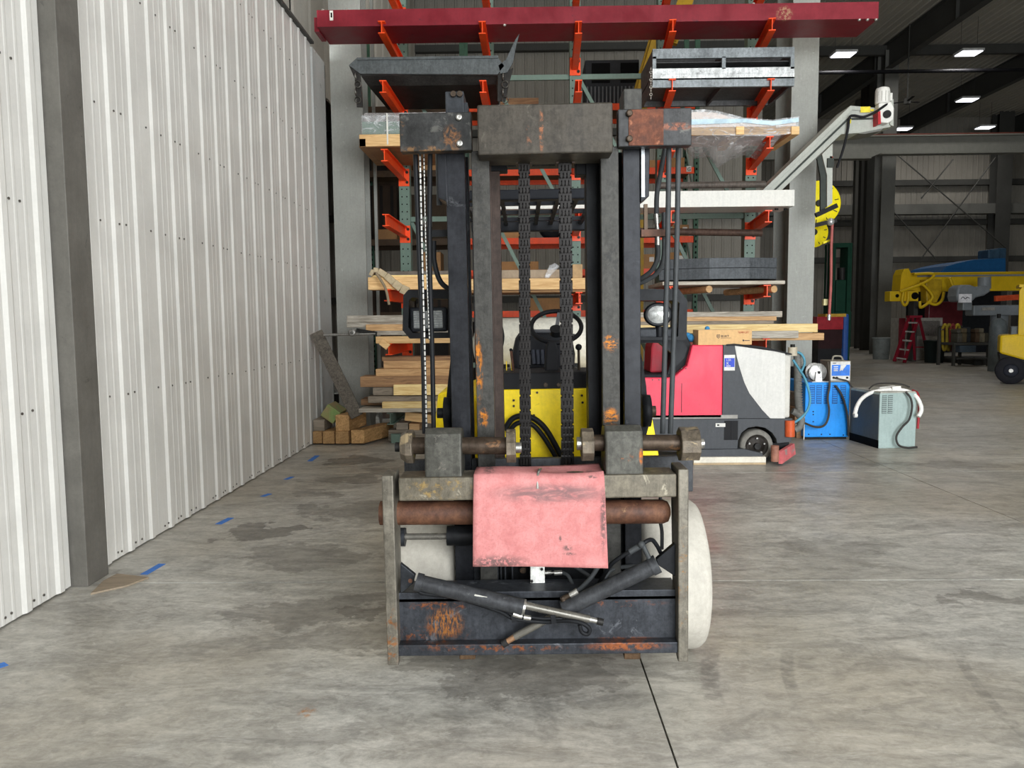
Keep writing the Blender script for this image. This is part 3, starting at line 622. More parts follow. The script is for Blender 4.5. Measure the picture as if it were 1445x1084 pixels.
plank(548, 607, 640, 622, 9.95, .2, OLD, 'grey timber lying on the floor under the low left stack', 'timbers under the low left stack')
plank(571, 584, 615, 596, 9.85, .2, PINE, 'tilted pine offcut under the low left stack', 'timbers under the low left stack', tilt=.12)
plank(559, 596.5, 576, 607, 9.98, .25, OLD, 'small grey block standing on the floor timber', 'timbers under the low left stack')
plank(577, 598, 592, 607.5, 9.95, .25, TANW, 'small pinkish block standing on the floor timber', 'timbers under the low left stack')
# wood blocks by the wall
OAKB = 'square wood blocks piled by the white wall'
def block(px0, py0, px1, py1, Y, dep, lb, mt=OAK, rot=0, skew=0.):
    p, q = P(px0, py0, Y), P(px1, py1, Y); m = MB().box(p.x, q.x, Y, Y+dep, q.z, p.z)
    if rot or skew:
        c = Vector(((p.x+q.x)/2, Y, (p.z+q.z)/2)); R = Matrix.Rotation(rot, 3, 'Y'); m.v = [c+R @ (v-c) for v in m.v]
        for v in m.v: v.x += skew*(v.y-Y)
    return tag(m.build('wood_block', mt, None, .008), lb, 'block', OAKB)
block(441, 609, 454.5, 626, 9.8, .5, 'bottom-row wood block touching the white wall'); block(455, 609, 472, 626.5, 9.78, .5, 'second block of the bottom row from the wall', skew=.1)
block(473, 609, 492, 626.5, 9.76, .5, 'third block of the bottom row, split corner', skew=.1); block(495, 607, 514, 626, 9.75, .7, 'long bottom block farthest from the wall', skew=.38)
block(441.5, 592.5, 458, 608.5, 9.85, .4, 'grey-brown block in the second row against the wall', OLD); block(473, 586, 493, 608.5, 9.78, .55, 'large knotty block on the second row beside the leaning plank', skew=.2)
block(455, 575, 477, 594, 9.9, .4, 'tilted block with a green painted face on top of the pile', M('block_green', '#7f9a5c', .7, 0, .2, 6, col2='#9b8560'), rot=.62)
p0, p1 = P(446, 469, 9.9), P(504, 588, 9.75)
tag(MB().beam(p0, p1, .16, .045, (0, -1, .25)).build('leaning_plank', wood('leaner', '#6f675c', '#423c35', .02, 'Y'), None, .004), 'grey weathered plank leaning against the white wall over the block pile', 'plank')

# ================================================================== PALLET RACK BEHIND
pr = thing('pallet_rack', 'orange-beamed pallet rack with green uprights standing behind the cantilever rack', 'rack')
YP = 15.
for px in (510, 655, 982):
    x = P(px, 330, YP).x
    for yy in (YP, YP+1.0):
        u = MB().box(x-.045, x+.045, yy, yy+.07, 0, 7.4).build('upright', M('rack_green_far', '#3f5f4c', .5), pr)
        m = MB()
        for k in range(45): m.box(x-.015, x+.015, yy-.002, yy, .3+k*.105, .345+k*.105)
        o = m.build('slot_holes', HOLE, u); o['kind'] = 'stuff'
    for z in (.6, 2.2, 3.8): MB().beam((x, YP+.07, z), (x, YP+1., z+1.2), .03, .04).build('diagonal_brace', GREEN, pr)
xa, xb = P(512, 330, YP).x, P(980, 330, YP).x; xm = P(655, 330, YP).x
for py in (152, 243, 340, 385, 443):
    z = P(750, py, YP).z
    for s0, s1 in ((xa, xm-.05), (xm+.05, xb)):
        for yy in (YP+.0, YP+1.02):
            bm = MB().box(s0, s1, yy, yy+.05, z-.06, z+.06).build('beam', ORANGE if s0 > xa else M('beam_brown', '#4a3c30', .7), pr)
        MB().box(s0, s1, YP+.05, YP+1.02, z+.03, z+.05).build('shelf_deck', M('deck_board', '#6d5a44', .8), pr)
z = P(972, 238, YP).z; sg = MB().box(P(968.5, 238, YP).x, P(975.5, 238, YP).x, YP-.006, YP-.001, P(972, 242.5, YP).z, P(972, 234.5, YP).z).build('bay_label', M('label_white', '#d2d0ca', .5), pr)
q = P(969.6, 241.4, YP); lettering('G', .095, HOLE, (q.x, YP-.008, q.z), pr)
CARD = M('cardboard', '#a47a50', .8, 0, .12, 3, rand=.18); TAPEC = M('box_tape', '#c9b48c', .4); LBL = M('label_white', '#d2d0ca', .5)
bx = [(905, 222, 938, 234, 'brown carton on the top beam behind the right mast hoses'), (942, 219, 966, 234, 'small brown carton on the top rear shelf below the wrapped load'), (942, 313, 972, 330, 'brown carton right below the white beam on the rear rack'), (905, 357, 925, 378, 'low carton beside the curved mast hose on the rear rack'), (928, 355, 967, 378, 'wide carton with white label on the rear rack'),
      (700, 310, 745, 330, 'ochre carton seen between mast rail and left chain'), (700, 370, 760, 382, 'flat pale carton seen low between the mast rails'), (553, 236, 580, 262, 'dull carton on the dark shelf behind the left upright'), (585, 245, 618, 262, 'flat carton behind the left mast hoses'), (590, 348, 622, 375, 'tan carton low behind the left mast hoses'), (530, 315, 560, 330, 'flat wooden-brown carton far left on the rear rack'),
      (745, 420, 790, 438, 'large brown carton under the pine planks behind the chains')]
for k, (a, b, c, d, lb) in enumerate(bx):
    g = thing('carton', lb, 'box', 'cartons on the rear pallet rack')
    Yc = YP+.08; p, q = P(a, b, Yc), P(c, d, Yc)
    zs = [P(750, s, YP).z+.052 for s in (152, 243, 340, 385, 443)]; zf = min(zs, key=lambda z: abs(z-q.z)); h = max(.12, p.z-q.z)
    MB().box(p.x, q.x, Yc, Yc+.6, zf, zf+h).build('carton_body', CARD, g, .004); MB().box(p.x+.02, q.x-.02, Yc+.27, Yc+.33, zf+h, zf+h+.002).build('tape', TAPEC, g)
    if k in (2, 4, 3): MB().box(q.x-.12, q.x-.03, Yc-.003, Yc, zf+h*.5, zf+h*.8).build('label', LBL, g)
zs_ = P(750, 152, YP).z+.052
g = thing('grille_cabinet', 'dark cabinet with an upright grille on the top shelf of the rear rack', 'cabinet')
a, b = P(826, 100, YP+.1), P(902, 100, YP+.1); zt2 = P(860, 84, YP+.1).z
MB().box(a.x, b.x, YP+.12, YP+.8, zs_, zt2).build('cabinet_body', M('cabinet_dark', '#2b2b2d', .6), g, .01)
for k in range(14): x = a.x+.04+k*(b.x-a.x-.08)/13; MB().box(x-.012, x+.012, YP+.09, YP+.12, zs_+.04, zs_+.35).build('grille_bar', M('grille_grey', '#5a5a5c', .5), g)
for k in (0, 1): x = a.x+.12+k*.55; MB().box(x, x+.35, YP+.11, YP+.12, zs_+.42, zt2-.06).build('window', HOLE, g)
g = thing('yellow_beam', 'slanting yellow steel beam behind the left end of the ramp frames', 'beam')
MB().beam(P(900, 152, 13.2), P(932, 45, 13.2), .3, .12, (0, 1, 0)).build('web', M('beam_yellow_dull', '#b08a1a', .5, 0, .1), g, .01); MB().beam(P(893, 152, 13.14), P(925, 45, 13.14), .06, .2, (0, 1, 0)).build('flange', M('beam_yellow_dull', '#b08a1a', .5), g)
MB().beam(P(945, 60, 13.4), P(990, -60, 13.4), .25, .12, (0, 1, 0)).build('upper_arm', M('beam_yellow_dull', '#b08a1a', .5), g)
p_ = P(898, 152, 13.2); MB().box(p_.x-.12, p_.x+.12, 13.1, 13.35, 0, p_.z+.05).build('post', M('beam_yellow_dull', '#b08a1a', .5), g)
MB().beam(P(932, 45, 13.2), P(948, 52, 13.4), .2, .2).build('knuckle', M('beam_yellow_dull', '#b08a1a', .5), g)
for k, (a_, b_, c_, d_, lb) in enumerate(((706, 140, 760, 152, 'long flat pale crate on the top rear shelf beside the bin hook'), (640, 60, 700, 76, 'dark stacked sheet goods high on the rear rack'))):
    if k: continue
    p_, q_ = P(a_, b_, YP+.1), P(c_, d_, YP+.1); tag(MB().box(p_.x, q_.x, YP+.1, YP+.7, zs_, zs_+.16).build('flat_crate', BRN, None, .006), lb, 'crate')
DKC = [M('crate_shade_%d' % k, c_, .8, 0, .2, 3) for k, c_ in enumerate(('#2e2620', '#3a2f26', '#24211f', '#40352a'))]  # dark crates added to stand in for the shade behind the rack
def crate(a, b, c_, d_, Y, dep, k, lb, z0=None):
    p_, q_ = P(a, b, Y), P(c_, d_, Y); z0 = q_.z if z0 is None else z0
    g = thing('shade_crate', lb, 'crate', 'dark crates added as shade behind the cantilever rack'); MB().box(p_.x, q_.x, Y, Y+dep, z0, p_.z).build('crate_body', DKC[k % 4], g, .01)
    for e_ in (.15, .5, .85): xx = p_.x+(q_.x-p_.x)*e_; MB().box(xx-.03, xx+.03, Y-.012, Y, z0+.01, p_.z-.01).build('batten', DKC[(k+1) % 4], g)
crate(536, 470, 596, 600, 12.4, .9, 0, 'tall dark crate added as shade on the floor behind the low left lumber stack', 0)
crate(600, 455, 672, 600, 12.5, .9, 2, 'tall dark crate added as shade on the floor behind the left mast rail', 0)
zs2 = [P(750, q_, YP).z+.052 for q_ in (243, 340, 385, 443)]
crate(516, 262, 560, 300, YP+.72, .27, 1, 'dark crate added as shade on the second rear shelf at far left', zs2[1]); crate(564, 275, 650, 300, YP+.72, .27, 3, 'dark long crate added as shade on the second rear shelf behind the mast hoses', zs2[1])
crate(516, 180, 580, 222, YP+.72, .27, 2, 'dark crate added as shade on the top rear shelf at far left behind the wrapped pallet', zs2[0]); crate(584, 190, 650, 222, YP+.72, .27, 0, 'dark crate added as shade on the top rear shelf behind the left mast plate', zs2[0])
crate(516, 395, 585, 420, YP+.72, .27, 0, 'dark crate added as shade on the lowest rear shelf at far left', zs2[3]); crate(589, 392, 650, 420, YP+.72, .27, 1, 'dark crate added as shade on the lowest rear shelf behind the left work lamp', zs2[3])
crate(690, 460, 850, 600, 12.5, .9, 1, 'wide dark crate added as shade on the floor hidden behind the truck seat', 0)
g = thing('black_tire', 'black knobbly tire standing on the rear rack seen between the chains', 'tire'); c = P(778, 325, YP+.1)
zf = P(750, 340, YP).z+.05; MB().lathe([(.12, -.09), (.2, -.1), (.25, -.06), (.25, .06), (.2, .1), (.12, .09)], (c.x, c.y+.15, zf+.25), 'Y', 28, ring=True).build('tread', M('tire_black', '#16171a', .7), g); MB().cyl((c.x, c.y+.08, zf+.25), (c.x, c.y+.2, zf+.25), .12, 16).build('rim', M('rim_dark', '#2e3038', .5), g)

# ================================================================== FLOOR SCRUBBER
YS = 8.35
def S(px, py, Y=None): q = P(px, py, Y or YS); return (q.x, q.z)
SRED = M('scrubber_red', '#d83a52', .4, 0, .05, 3); SDK = M('scrubber_grey', '#4b4d50', .5, 0, .08, 4, wear=('#9c9c9a', -.09, 9)); SWH = M('scrubber_white', '#c8c6c0', .45, 0, .05, 3, wear=('#b6b2a8', -.05, 7))
SBLK = M('scrubber_black', '#1c1c1e', .5); RUB = M('rubber_dark', '#26262a', .75, 0, .15, 10)
sc = thing('floor_scrubber', 'red, grey and white ride-on floor scrubber parked behind the lift truck', 'floor scrubber')
MB().prism([S(880, 591), S(880, 533), S(944, 533), S(952, 531), S(969.6, 516), S(977, 487), S(1020.5, 487), S(1019, 590.5)], YS, YS+.95).build('battery_case', SRED, sc, .012)
MB().box(S(967, 0)[0]-.001, S(967.6, 0)[0], YS-.002, YS, S(0, 589)[1], S(967, 541)[1]).build('panel_seam', SBLK, sc)
curve = [S(1037, 488), S(1040, 505), S(1044, 520), S(1050.5, 540), S(1057.5, 555), S(1066, 566), S(1076, 579), S(1087, 590.5)]
MB().prism([S(1021, 487), S(1036.5, 487)]+curve+[S(1019.5, 590.5)], YS+.004, YS+.94).build('centre_panel', SDK, sc)
MB().prism(curve[::-1]+[S(1037, 488), S(1108, 498), S(1107.5, 590.5)], YS, YS+.95).build('recovery_tank', SWH, sc)
MB().box(S(1108, 0)[0], S(1118.5, 500)[0], YS+.04, YS+.9, S(1110, 590.5)[1], S(1110, 500)[1]).build('tank_end', M('scrubber_white_dull', '#c0bdb4', .5, 0, .08), sc, .02)
MB().prism([S(1025, 486), S(1036, 485), S(1075, 489), S(1117, 499), S(1117, 501), S(1075, 492), S(1036, 488), S(1025, 488)], YS-.01, YS+.96).build('tank_lid', SBLK, sc)
MB().prism([S(890, 592), S(1119, 591), S(1117, 624), S(1097, 626), S(1096, 620), S(1090, 611), S(1080, 604), S(1068, 602), S(1056, 604), S(1047, 611), S(1042, 622), S(1041, 634), S(980, 634), S(960, 638), S(890, 636)], YS+.01, YS+.9).build('chassis', SDK, sc, .004)
MB().box(S(890, 0)[0], S(1041, 592)[0], YS+.0, YS+.012, S(0, 593)[1], S(1000, 591)[1]).build('chassis_lip', M('lip_grey', '#8d8a84', .5), sc)
for px in (1031, 1041): MB().box(S(px, 0)[0], S(px+.6, 600)[0], YS+.004, YS+.011, S(0, 628)[1], S(1035, 594)[1]).build('panel_seam', SBLK, sc)
MB().prism([S(978, 635, YS-.03), S(1050, 634, YS-.03), S(1076, 640, YS-.03), S(1077, 647, YS-.03), S(978, 647, YS-.03)], YS-.03, YS+.6).build('brush_skirt', SDK, sc)
m = MB(); p, q = P(979, 645.5, YS-.07), P(1081, 655.5, YS-.07); m.box(p.x, q.x, YS-.07, YS+.0, .02, p.z); m.build('splash_bar', M('bar_cream', '#d6cfbf', .5, 0, .1, 6), sc, .006)
MB().box(p.x, q.x, YS-.065, YS-.005, .0, .02).build('squeegee_blade', M('blade_tan', '#b09a7a', .7), sc)
wc = P(1067, 629, YS+.08); R_ = wc.z-.0
MB().lathe([(R_*.7, 0), (R_*.93, .0), (R_, .03), (R_, .18), (R_*.93, .2), (R_*.5, .2)], (wc.x, wc.y-.03, R_), 'Y', 32, ring=True).build('wheel_tire', M('tire_grey', '#7a7770', .8, 0, .2, 12), sc)
MB().lathe([(.03, .01), (R_*.45, .02), (R_*.62, .03), (R_*.71, .005), (R_*.71, .1)], (wc.x, wc.y-.03, R_), 'Y', 28).build('wheel_disc', M('disc_dark', '#2f2b27', .5, .3, .2, 9), sc)
MB().cyl((wc.x, wc.y-.06, R_), (wc.x, wc.y+.02, R_), .035, 14).build('wheel_hub', BOLT, sc)
for k in range(5):
    a = k*1.2566+.3; c = Vector((wc.x+.085*math.cos(a), wc.y-.02, R_+.085*math.sin(a))); MB().cyl(c-Vector((0, .012, 0)), c, .011, 6).build('wheel_nut', M('nut_light', '#8b8a86', .4, .7), sc)
MB().cyl(P(1114.5, 616, YS-.0), P(1114.5, 593.5, YS-.0), .052, 18).build('corner_roller', M('roller_orange', '#c5572f', .4, 0, .1, 9), sc)
MB().cyl(P(1093.5, 651, YS-.12), P(1093.5, 629, YS-.12), .042, 16).build('bumper_roller', M('roller_dirty', '#9a6a58', .6, 0, .3, 12), sc)
q = [P(1103, 637, YS-.15), P(1121, 626, YS+.12), P(1123, 641, YS+.12), P(1103.5, 655, YS-.15)]
m = MB().add([*q, *[v+Vector((-.03, .02, 0)) for v in q]], [(0, 1, 2, 3), (7, 6, 5, 4), (0, 4, 5, 1), (1, 5, 6, 2), (2, 6, 7, 3), (3, 7, 4, 0)]); m.build('rear_bumper', M('bumper_pink', '#c9686a', .6, 0, .15, 10, wear=('#8d8680', .06, 12)), sc)
MB().prism([S(1085, 628), S(1118, 626), S(1118, 634), S(1100, 640), S(1085, 640)], YS+.1, YS+.85).build('squeegee_carrier', SBLK, sc)
d = MB().pbox(1022, 501, 1037, 523, YS-.004, YS+.004); d.build('decal', LBL, sc)
dd = MB().pbox(1022.5, 505.5, 1036.5, 518, YS-.006, YS-.004).build('decal_field', M('decal_blue', '#2a45b8', .5), sc)
q = S(1024.8, 509.5); lettering('LSR', .033, LBL, (q[0], YS-.008, q[1]), sc); q = S(1024.8, 514.8); lettering('K', .045, LBL, (q[0], YS-.008, q[1]), sc); MB().pbox(1025, 516, 1031, 517.2, YS-.008, YS-.006).build('decal_line', LBL, sc)
MB().pbox(1010, 597.5, 1023.5, 602.5, YS-.001, YS+.009).build('rating_label', LBL, sc); MB().pbox(1012, 599, 1015, 601, YS-.003, YS-.001).build('label_mark', SBLK, sc)
# operator place
MB().prism([S(951, 531, YS+.1), S(969, 516, YS+.1), S(976, 489, YS+.1), S(968, 470, YS+.1), S(955, 470, YS+.1), S(950, 500, YS+.1), S(940, 531, YS+.1)], YS+.1, YS+.85).build('console', SBLK, sc, .01)
MB().prism([S(917, 526, YS+.3), S(919, 490, YS+.3), S(922, 481, YS+.3), S(938, 480, YS+.3), S(937, 526, YS+.3)], YS+.3, YS+.75).build('seat_back', M('seat_red', '#8c1f2b', .6), sc, .02)
MB().pbox(895, 529, 950, 534, YS+.05, YS+.9).build('seat_base', RUB, sc)
MB().cyl(P(952, 500, YS+.2), P(944, 486, YS+.3), .015, 8).build('steering_column', SBLK, sc)
MB().cyl(P(1118.5, 502, YS+.2), P(1118.5, 490, YS+.2), .05, 14).build('drain_cap', M('cap_cream', '#b8ad98', .5), sc); MB().cyl(P(1118.5, 490, YS+.2), P(1118.5, 486, YS+.2), .025, 10).build('drain_nipple', BOLT, sc)
HB = M('hose_blue', '#4f8ba0', .45); HG = M('hose_grey', '#6e6d68', .6, 0, .15, 20)
MB().tube([P(1119, 508, YS+.1), P(1127, 520, YS+.1), P(1136.5, 536, YS+.1), P(1143, 560, YS+.1), P(1140, 578, YS+.1), P(1130, 590, YS+.1), P(1120, 597, YS+.1)], .014, 8).build('water_hose', HB, sc)
MB().tube([P(1121, 496, YS+.3), P(1131, 500, YS+.3), P(1135.5, 512, YS+.3), P(1130, 526, YS+.3)], .014, 8).build('water_hose', HB, sc)
m = MB(); pts = [(1125, 500), (1125.5, 530), (1126, 560), (1128, 580), (1133, 588)]
m.tube([P(*p, YS+.35) for p in pts], .04, 12)
for k in range(22): c = P(1125+k*.12, 500+k*3.7, YS+.35); m.lathe([(.04, -.008), (.046, 0), (.04, .008)], c, 'Z', 12)
m.build('vacuum_hose', HG, sc); MB().tube([P(1118, 580, YS+.3), P(1125, 584, YS+.3), P(1131, 592, YS+.3), P(1128, 603, YS+.3), P(1121, 607, YS+.3)], .038, 10).build('drain_hose', HG, sc)
for px in (921, 962, 968, 930): MB().ball(P(px, 536 if px < 940 else 520, YS-.002), .008, 6).build('fastener', M('nut_light', '#8b8a86', .4, .7), sc)
g = thing('cardboard_box', 'long cardboard box with printed logo lying on the red scrubber', 'box')
KR = M('kraft', '#cfa876', .75, 0, .06, 5); Yb = YS+.01; p, q = P(985.5, 465.8, Yb), P(1061, 484, Yb); zb = S(1000, 487)[1]
MB().box(p.x, q.x, Yb, Yb+.27, zb, p.z).build('carton_body', KR, g, .003); MB().box(p.x+.01, q.x-.01, Yb+.12, Yb+.15, p.z, p.z+.0015).build('tape', TAPEC, g)
INK = M('ink_dark', '#3a3a44', .7); INKR = M('ink_red', '#b0402e', .7)
q = P(1017.2, 476, Yb); lettering('BURT', .034, INK, (q.x, Yb-.003, q.z), g, 1.05); q = P(1041.2, 470.6, Yb); lettering('TOMM LIFT', .03, INKR, (q.x, Yb-.003, q.z), g, .78); q = P(1050, 481.6, Yb); MB().pbox(1048, 479.4, 1050, 481.6, Yb-.002, Yb).build('logo_dot', INK, g); MB().pbox(1050.6, 480.2, 1058, 481, Yb-.002, Yb).build('print_line', INK, g); MB().pbox(1017, 476.9, 1032, 477.2, Yb-.002, Yb).build('print_line', INK, g)
def px2(pts, Y): return [(P(a, b, Y).x, P(a, b, Y).z) for a, b in pts]
MB().prism(px2([(1011.4, 472.5), (1016, 472.3), (1016, 475.6), (1013.8, 477.7), (1011.4, 475.8)], Yb), Yb-.002, Yb).build('shield_logo', INK, g); MB().prism(px2([(1012.1, 473.2), (1015.3, 473), (1015.3, 475.3), (1013.8, 476.8), (1012.1, 475.4)], Yb), Yb-.003, Yb-.002).build('shield_logo_field', KR, g); MB().pbox(1012.8, 473.8, 1014.5, 475.2, Yb-.004, Yb-.003).build('shield_logo_mark', INK, g)
m = MB()
for k in range(5):
    c = P(972+random.uniform(-2, 3), 477+random.uniform(-4, 3), YS+.25); m.ball(c, .045, 10, (random.uniform(.7, 1.2), 1, random.uniform(.6, 1.1)))
m.ball(P(998, 464, YS+.33), .03, 10); tag(m.build('blue_bag', M('bag_blue', '#3f8fc4', .3, 0, .3, 20, bump=.6)), 'crumpled blue plastic bag tucked behind the cardboard box end', 'bag')

# ================================================================== WELDERS, CHARGERS
YK = 9.97
BLUE = M('welder_blue', '#1c8fe8', .4, 0, .06, 4, wear=('#1667a8', -.06, 10)); BLUED = M('welder_vent', '#2a62a0', .6)
g = thing('welder_cabinet', 'bright blue louvred welder cabinet standing beside the scrubber', 'welder')
p, q = P(1137, 540, YK), P(1197.5, 620, YK)
MB().box(p.x, q.x, YK, YK+.75, .03, p.z).build('cabinet', BLUE, g, .01); MB().box(p.x-.012, p.x, YK+.0, YK+.02, .0, .3).build('corner_strip', LBL, g)
MB().box(p.x+.02, q.x-.02, YK+.02, YK+.7, 0, .03).build('skid', SBLK, g)
for a in (1143, 1152.5, 1163, 1174.8, 1186.5):
    v = MB().pbox(a, 543.5, a+6.8, 570, YK-.003, YK+.0).build('vent', BLUED, g)
    m = MB()
    for k in range(8): m.pbox(a+.4, 545+k*3.1, a+6.4, 546.2+k*3.1, YK-.012, YK-.003)
    m.build('louvres', BLUE, v)
for a, b in ((1147.5, 581), (1147.5, 585), (1147.5, 595), (1159, 613), (1171, 613), (1141, 613), (1190, 614)): c = P(a, b, YK); MB().cyl(c-Vector((0, .006, 0)), c, .009, 6).build('screw', BOLT, g)
g = thing('hose_reel', 'silver disc cable reel on a bracket standing on the blue cabinet', 'reel')
c = P(1154, 525.5, YK+.1); SIL = M('reel_silver', '#c9c8c4', .35, .6, .12, 14)
for dy in (0, .13): MB().lathe([(.02, -.005), (.115, -.003), (.118, .0), (.115, .004), (.02, .006)], c+Vector((0, dy, 0)), 'Y', 30).build('flange', SIL, g)
MB().cyl(c, c+Vector((0, .13, 0)), .06, 16).build('drum', BOLT, g); zt = P(1150, 540, YK).z; MB().prism([(c.x-.045, zt+.005), (c.x+.045, zt+.005), (c.x+.035, c.z+.01), (c.x-.035, c.z+.01)], YK+.06, YK+.075).build('stand', SIL, g); MB().box(c.x-.09, c.x+.12, YK+.04, YK+.25, zt, zt+.01).build('base_plate', LBL, g)
MB().cyl(c-Vector((0, .05, 0)), c, .018, 10).build('axle_nut', BOLT, g)
g = thing('battery_charger', 'small charger with white and blue front panel standing on the blue cabinet', 'charger')
Yq = YK+.03; p, q = P(1171.8, 509.5, Yq), P(1200, 537.5, Yq); MB().box(p.x, q.x, Yq, Yq+.35, zt, p.z).build('case', M('charger_case', '#8c8678', .5), g, .006)
MB().pbox(1172.5, 510.5, 1199.3, 536.8, Yq-.004, Yq).build('front_panel', LBL, g); MB().pbox(1174, 515, 1199, 530.3, Yq-.006, Yq-.004).build('blue_field', M('panel_blue', '#3579d8', .45), g)
MB().prism(px2([(1186, 515), (1194.5, 515), (1190.5, 520), (1188.3, 523.5), (1187.2, 522.3), (1184.2, 524), (1185.5, 519.5)], Yq), Yq-.008, Yq-.006).build('lightning_mark', LBL, g)
for y0 in (517, 520, 522.5): MB().pbox(1176.5, y0, 1182.5, y0+1.3, Yq-.008, Yq-.006).build('print_line', LBL, g)
MB().pbox(1175, 512, 1180, 513, Yq-.006, Yq-.004).build('print_line', INK, g)
for a in (1176, 1180.5, 1195): c = P(a, 533, Yq); MB().cyl(c-Vector((0, .02, 0)), c, .013, 10).build('terminal', SBLK, g)
MB().tube([P(1174.5, 508.8, Yq+.15), P(1176, 503.5, Yq+.15), P(1181, 502.5, Yq+.15), P(1187, 503.5, Yq+.15), P(1189.5, 508.8, Yq+.15)], .012, 8).build('handle', M('charger_case', '#8c8678', .5), g)
CAB = M('cable_dark', '#3c3a38', .5)
tag(MB().tube([P(1176.5, 533, Yq-.03), P(1185, 535, Yq-.05), P(1196, 538, Yq-.06), P(1202, 546, Yq-.06), P(1208, 549, Yq-.06)], .009, 6).build('jumper_cable', CAB), 'thin dark cable running from the small charger panel toward grey cabinet', 'cable')
tag(MB().tube([P(1178, 544, YK-.02), P(1184, 551, YK-.04), P(1190, 563, YK-.05), P(1195, 582, YK-.06), P(1197, 600, YK-.06), P(1197, 615, YK-.05)], .014, 8).build('power_cable', CAB), 'dark cable hanging down the right side of the blue cabinet', 'cable')
tag(MB().tube([P(1168, 511, YK-.02), P(1170, 528, YK-.04), P(1170.5, 545, YK-.05), P(1168, 562, YK-.06), P(1170, 580, YK-.06), P(1167, 595, YK-.08), P(1160, 602, YK-.1), P(1148, 602, YK-.15), P(1131, 595, YK-.3)], .014, 8).build('power_cable', M('cable_brown', '#4c453c', .5)), 'long looping cable draped down the middle of the blue cabinet', 'cable')
g = thing('charger_cabinet', 'pale grey-green forklift charger cabinet with twin vents on the floor', 'charger')
c0, cr, cl = Vector((4.28, 9.25, 0)), Vector((4.745, 9.30, 0)), Vector((4.215, 9.92, 0)); cb = cr+cl-c0; ztop = P(1240, 554, 9.25).z
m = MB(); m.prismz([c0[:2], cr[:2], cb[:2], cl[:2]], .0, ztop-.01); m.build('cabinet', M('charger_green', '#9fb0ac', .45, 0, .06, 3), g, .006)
dn = (c0-cl).normalized(); nrm = Vector((-(c0-cl).y, (c0-cl).x, 0)).normalized()*-1
if nrm.x > 0: nrm = -nrm
def side(s0, s1, z0, z1, off, th):
    a = cl+(c0-cl)*s0; b = cl+(c0-cl)*s1; return MB().prismz([(a+nrm*off)[:2], (b+nrm*off)[:2], (b+nrm*(off+th))[:2], (a+nrm*(off+th))[:2]], z0, z1)
side(.01, .99, .1, ztop-.03, .0, .006).build('side_panel', M('charger_shaded', '#565b59', .5, 0, .1, 4, wear=('#7c8a80', -.1, 6)), g); side(.0, 1., .0, .1, .001, .003).build('base_gap', HOLE, g)  # shade on the cabinet's left face put into the panel colour
fd = (cr-c0).normalized(); fn = Vector((fd.y, -fd.x, 0))
for s0 in (.06, .22):
    a = c0+(cr-c0)*s0; b = c0+(cr-c0)*(s0+.125); za, zb = P(1250, 558, 9.25).z, P(1250, 584, 9.25).z
    MB().prismz([(a+fn*.003)[:2], (b+fn*.003)[:2], (b)[:2], (a)[:2]], zb, za).build('vent', M('vent_grey', '#6d7876', .6), g)
    m = MB()
    for k in range(9): m.prismz([(a+fn*.009)[:2], (b+fn*.009)[:2], (b+fn*.003)[:2], (a+fn*.003)[:2]], zb+.008+k*.024, zb+.018+k*.024)
    m.build('louvres', M('charger_green', '#9fb0ac', .45), g)
MB().prismz([(c0+Vector((.01, .01, 0)))[:2], (cr+Vector((-.01, .01, 0)))[:2], (cb-Vector((.01, .01, 0)))[:2], (cl+Vector((.01, -.01, 0)))[:2]], ztop-.01, ztop+.004).build('top_sheet', M('top_pale', '#a6a49a', .5), g)
WH = M('hose_white', '#e4e2dc', .45)
g = thing('charging_cable', 'thick white charging cable arched over the grey-green charger cabinet', 'cable')
MB().tube([P(1206, 585, 9.35), P(1210, 572, 9.4), P(1218, 561, 9.42), P(1232, 553.5, 9.42), P(1255, 550, 9.42), P(1278, 551.5, 9.4), P(1292, 559, 9.3), P(1299, 571, 9.25), P(1300, 580, 9.22), P(1296, 588, 9.2)], .024, 10).build('cable', WH, g)
MB().cyl(P(1205, 586, 9.35), P(1209, 586, 9.35), .03, 10).build('plug', WH, g); MB().beam(P(1258, 548, 9.4), P(1270, 547, 9.4), .05, .04).build('connector', WH, g)
tag(MB().beam(P(1240, 548.5, 9.55), P(1262, 546, 9.55), .05, .035).build('plug_handle', WH), 'white plug handle lying on top of the grey-green charger', 'plug')
tag(MB().tube([P(1226, 549, 9.6), P(1235, 542.5, 9.65), P(1252, 541, 9.7), P(1270, 542, 9.7), P(1284, 546, 9.65)], .009, 6).build('thin_cable', CAB), 'thin dark cable looped on top of the grey-green charger', 'cable')
tag(MB().tube([P(1278, 553, 9.24), P(1285, 562, 9.22), P(1287, 575, 9.22), P(1283, 592, 9.22), P(1273, 603, 9.2), P(1265, 616, 9.2), P(1268, 628, 9.18), P(1280, 632, 9.18), P(1294, 631, 9.2)], .013, 8).build('extension_cord', CAB), 'dark cord snaking down the front of the grey-green charger', 'cord')
tag(MB().tube([P(1288, 551, 9.6), P(1295, 556, 9.5), P(1297, 575, 9.35), P(1295, 605, 9.3)], .016, 6).build('red_strap', M('strap_red', '#a8343c', .6)), 'red strap hanging off the right side of the grey-green charger', 'strap')
for a, b, c_, d_, lb in ((1122, 598, 1138, 608, 'rough grey block between scrubber and blue cabinet, upper'), (1124, 608, 1137, 619, 'brown block between scrubber and blue cabinet, on floor'), (1125, 555, 1136, 575, 'tan block end behind the scrubber vacuum hose'), (1122, 575, 1136, 597, 'dark brown block stacked behind the scrubber drain hose')):
    p, q = P(a, b, 10.1), P(c_, d_, 10.1); tag(MB().box(p.x, q.x, 10.1, 10.5, max(0, q.z), p.z).build('wood_block', BRN if 'brown' in lb else OLD, None, .006), lb, 'block', 'wood blocks between scrubber and blue cabinet')
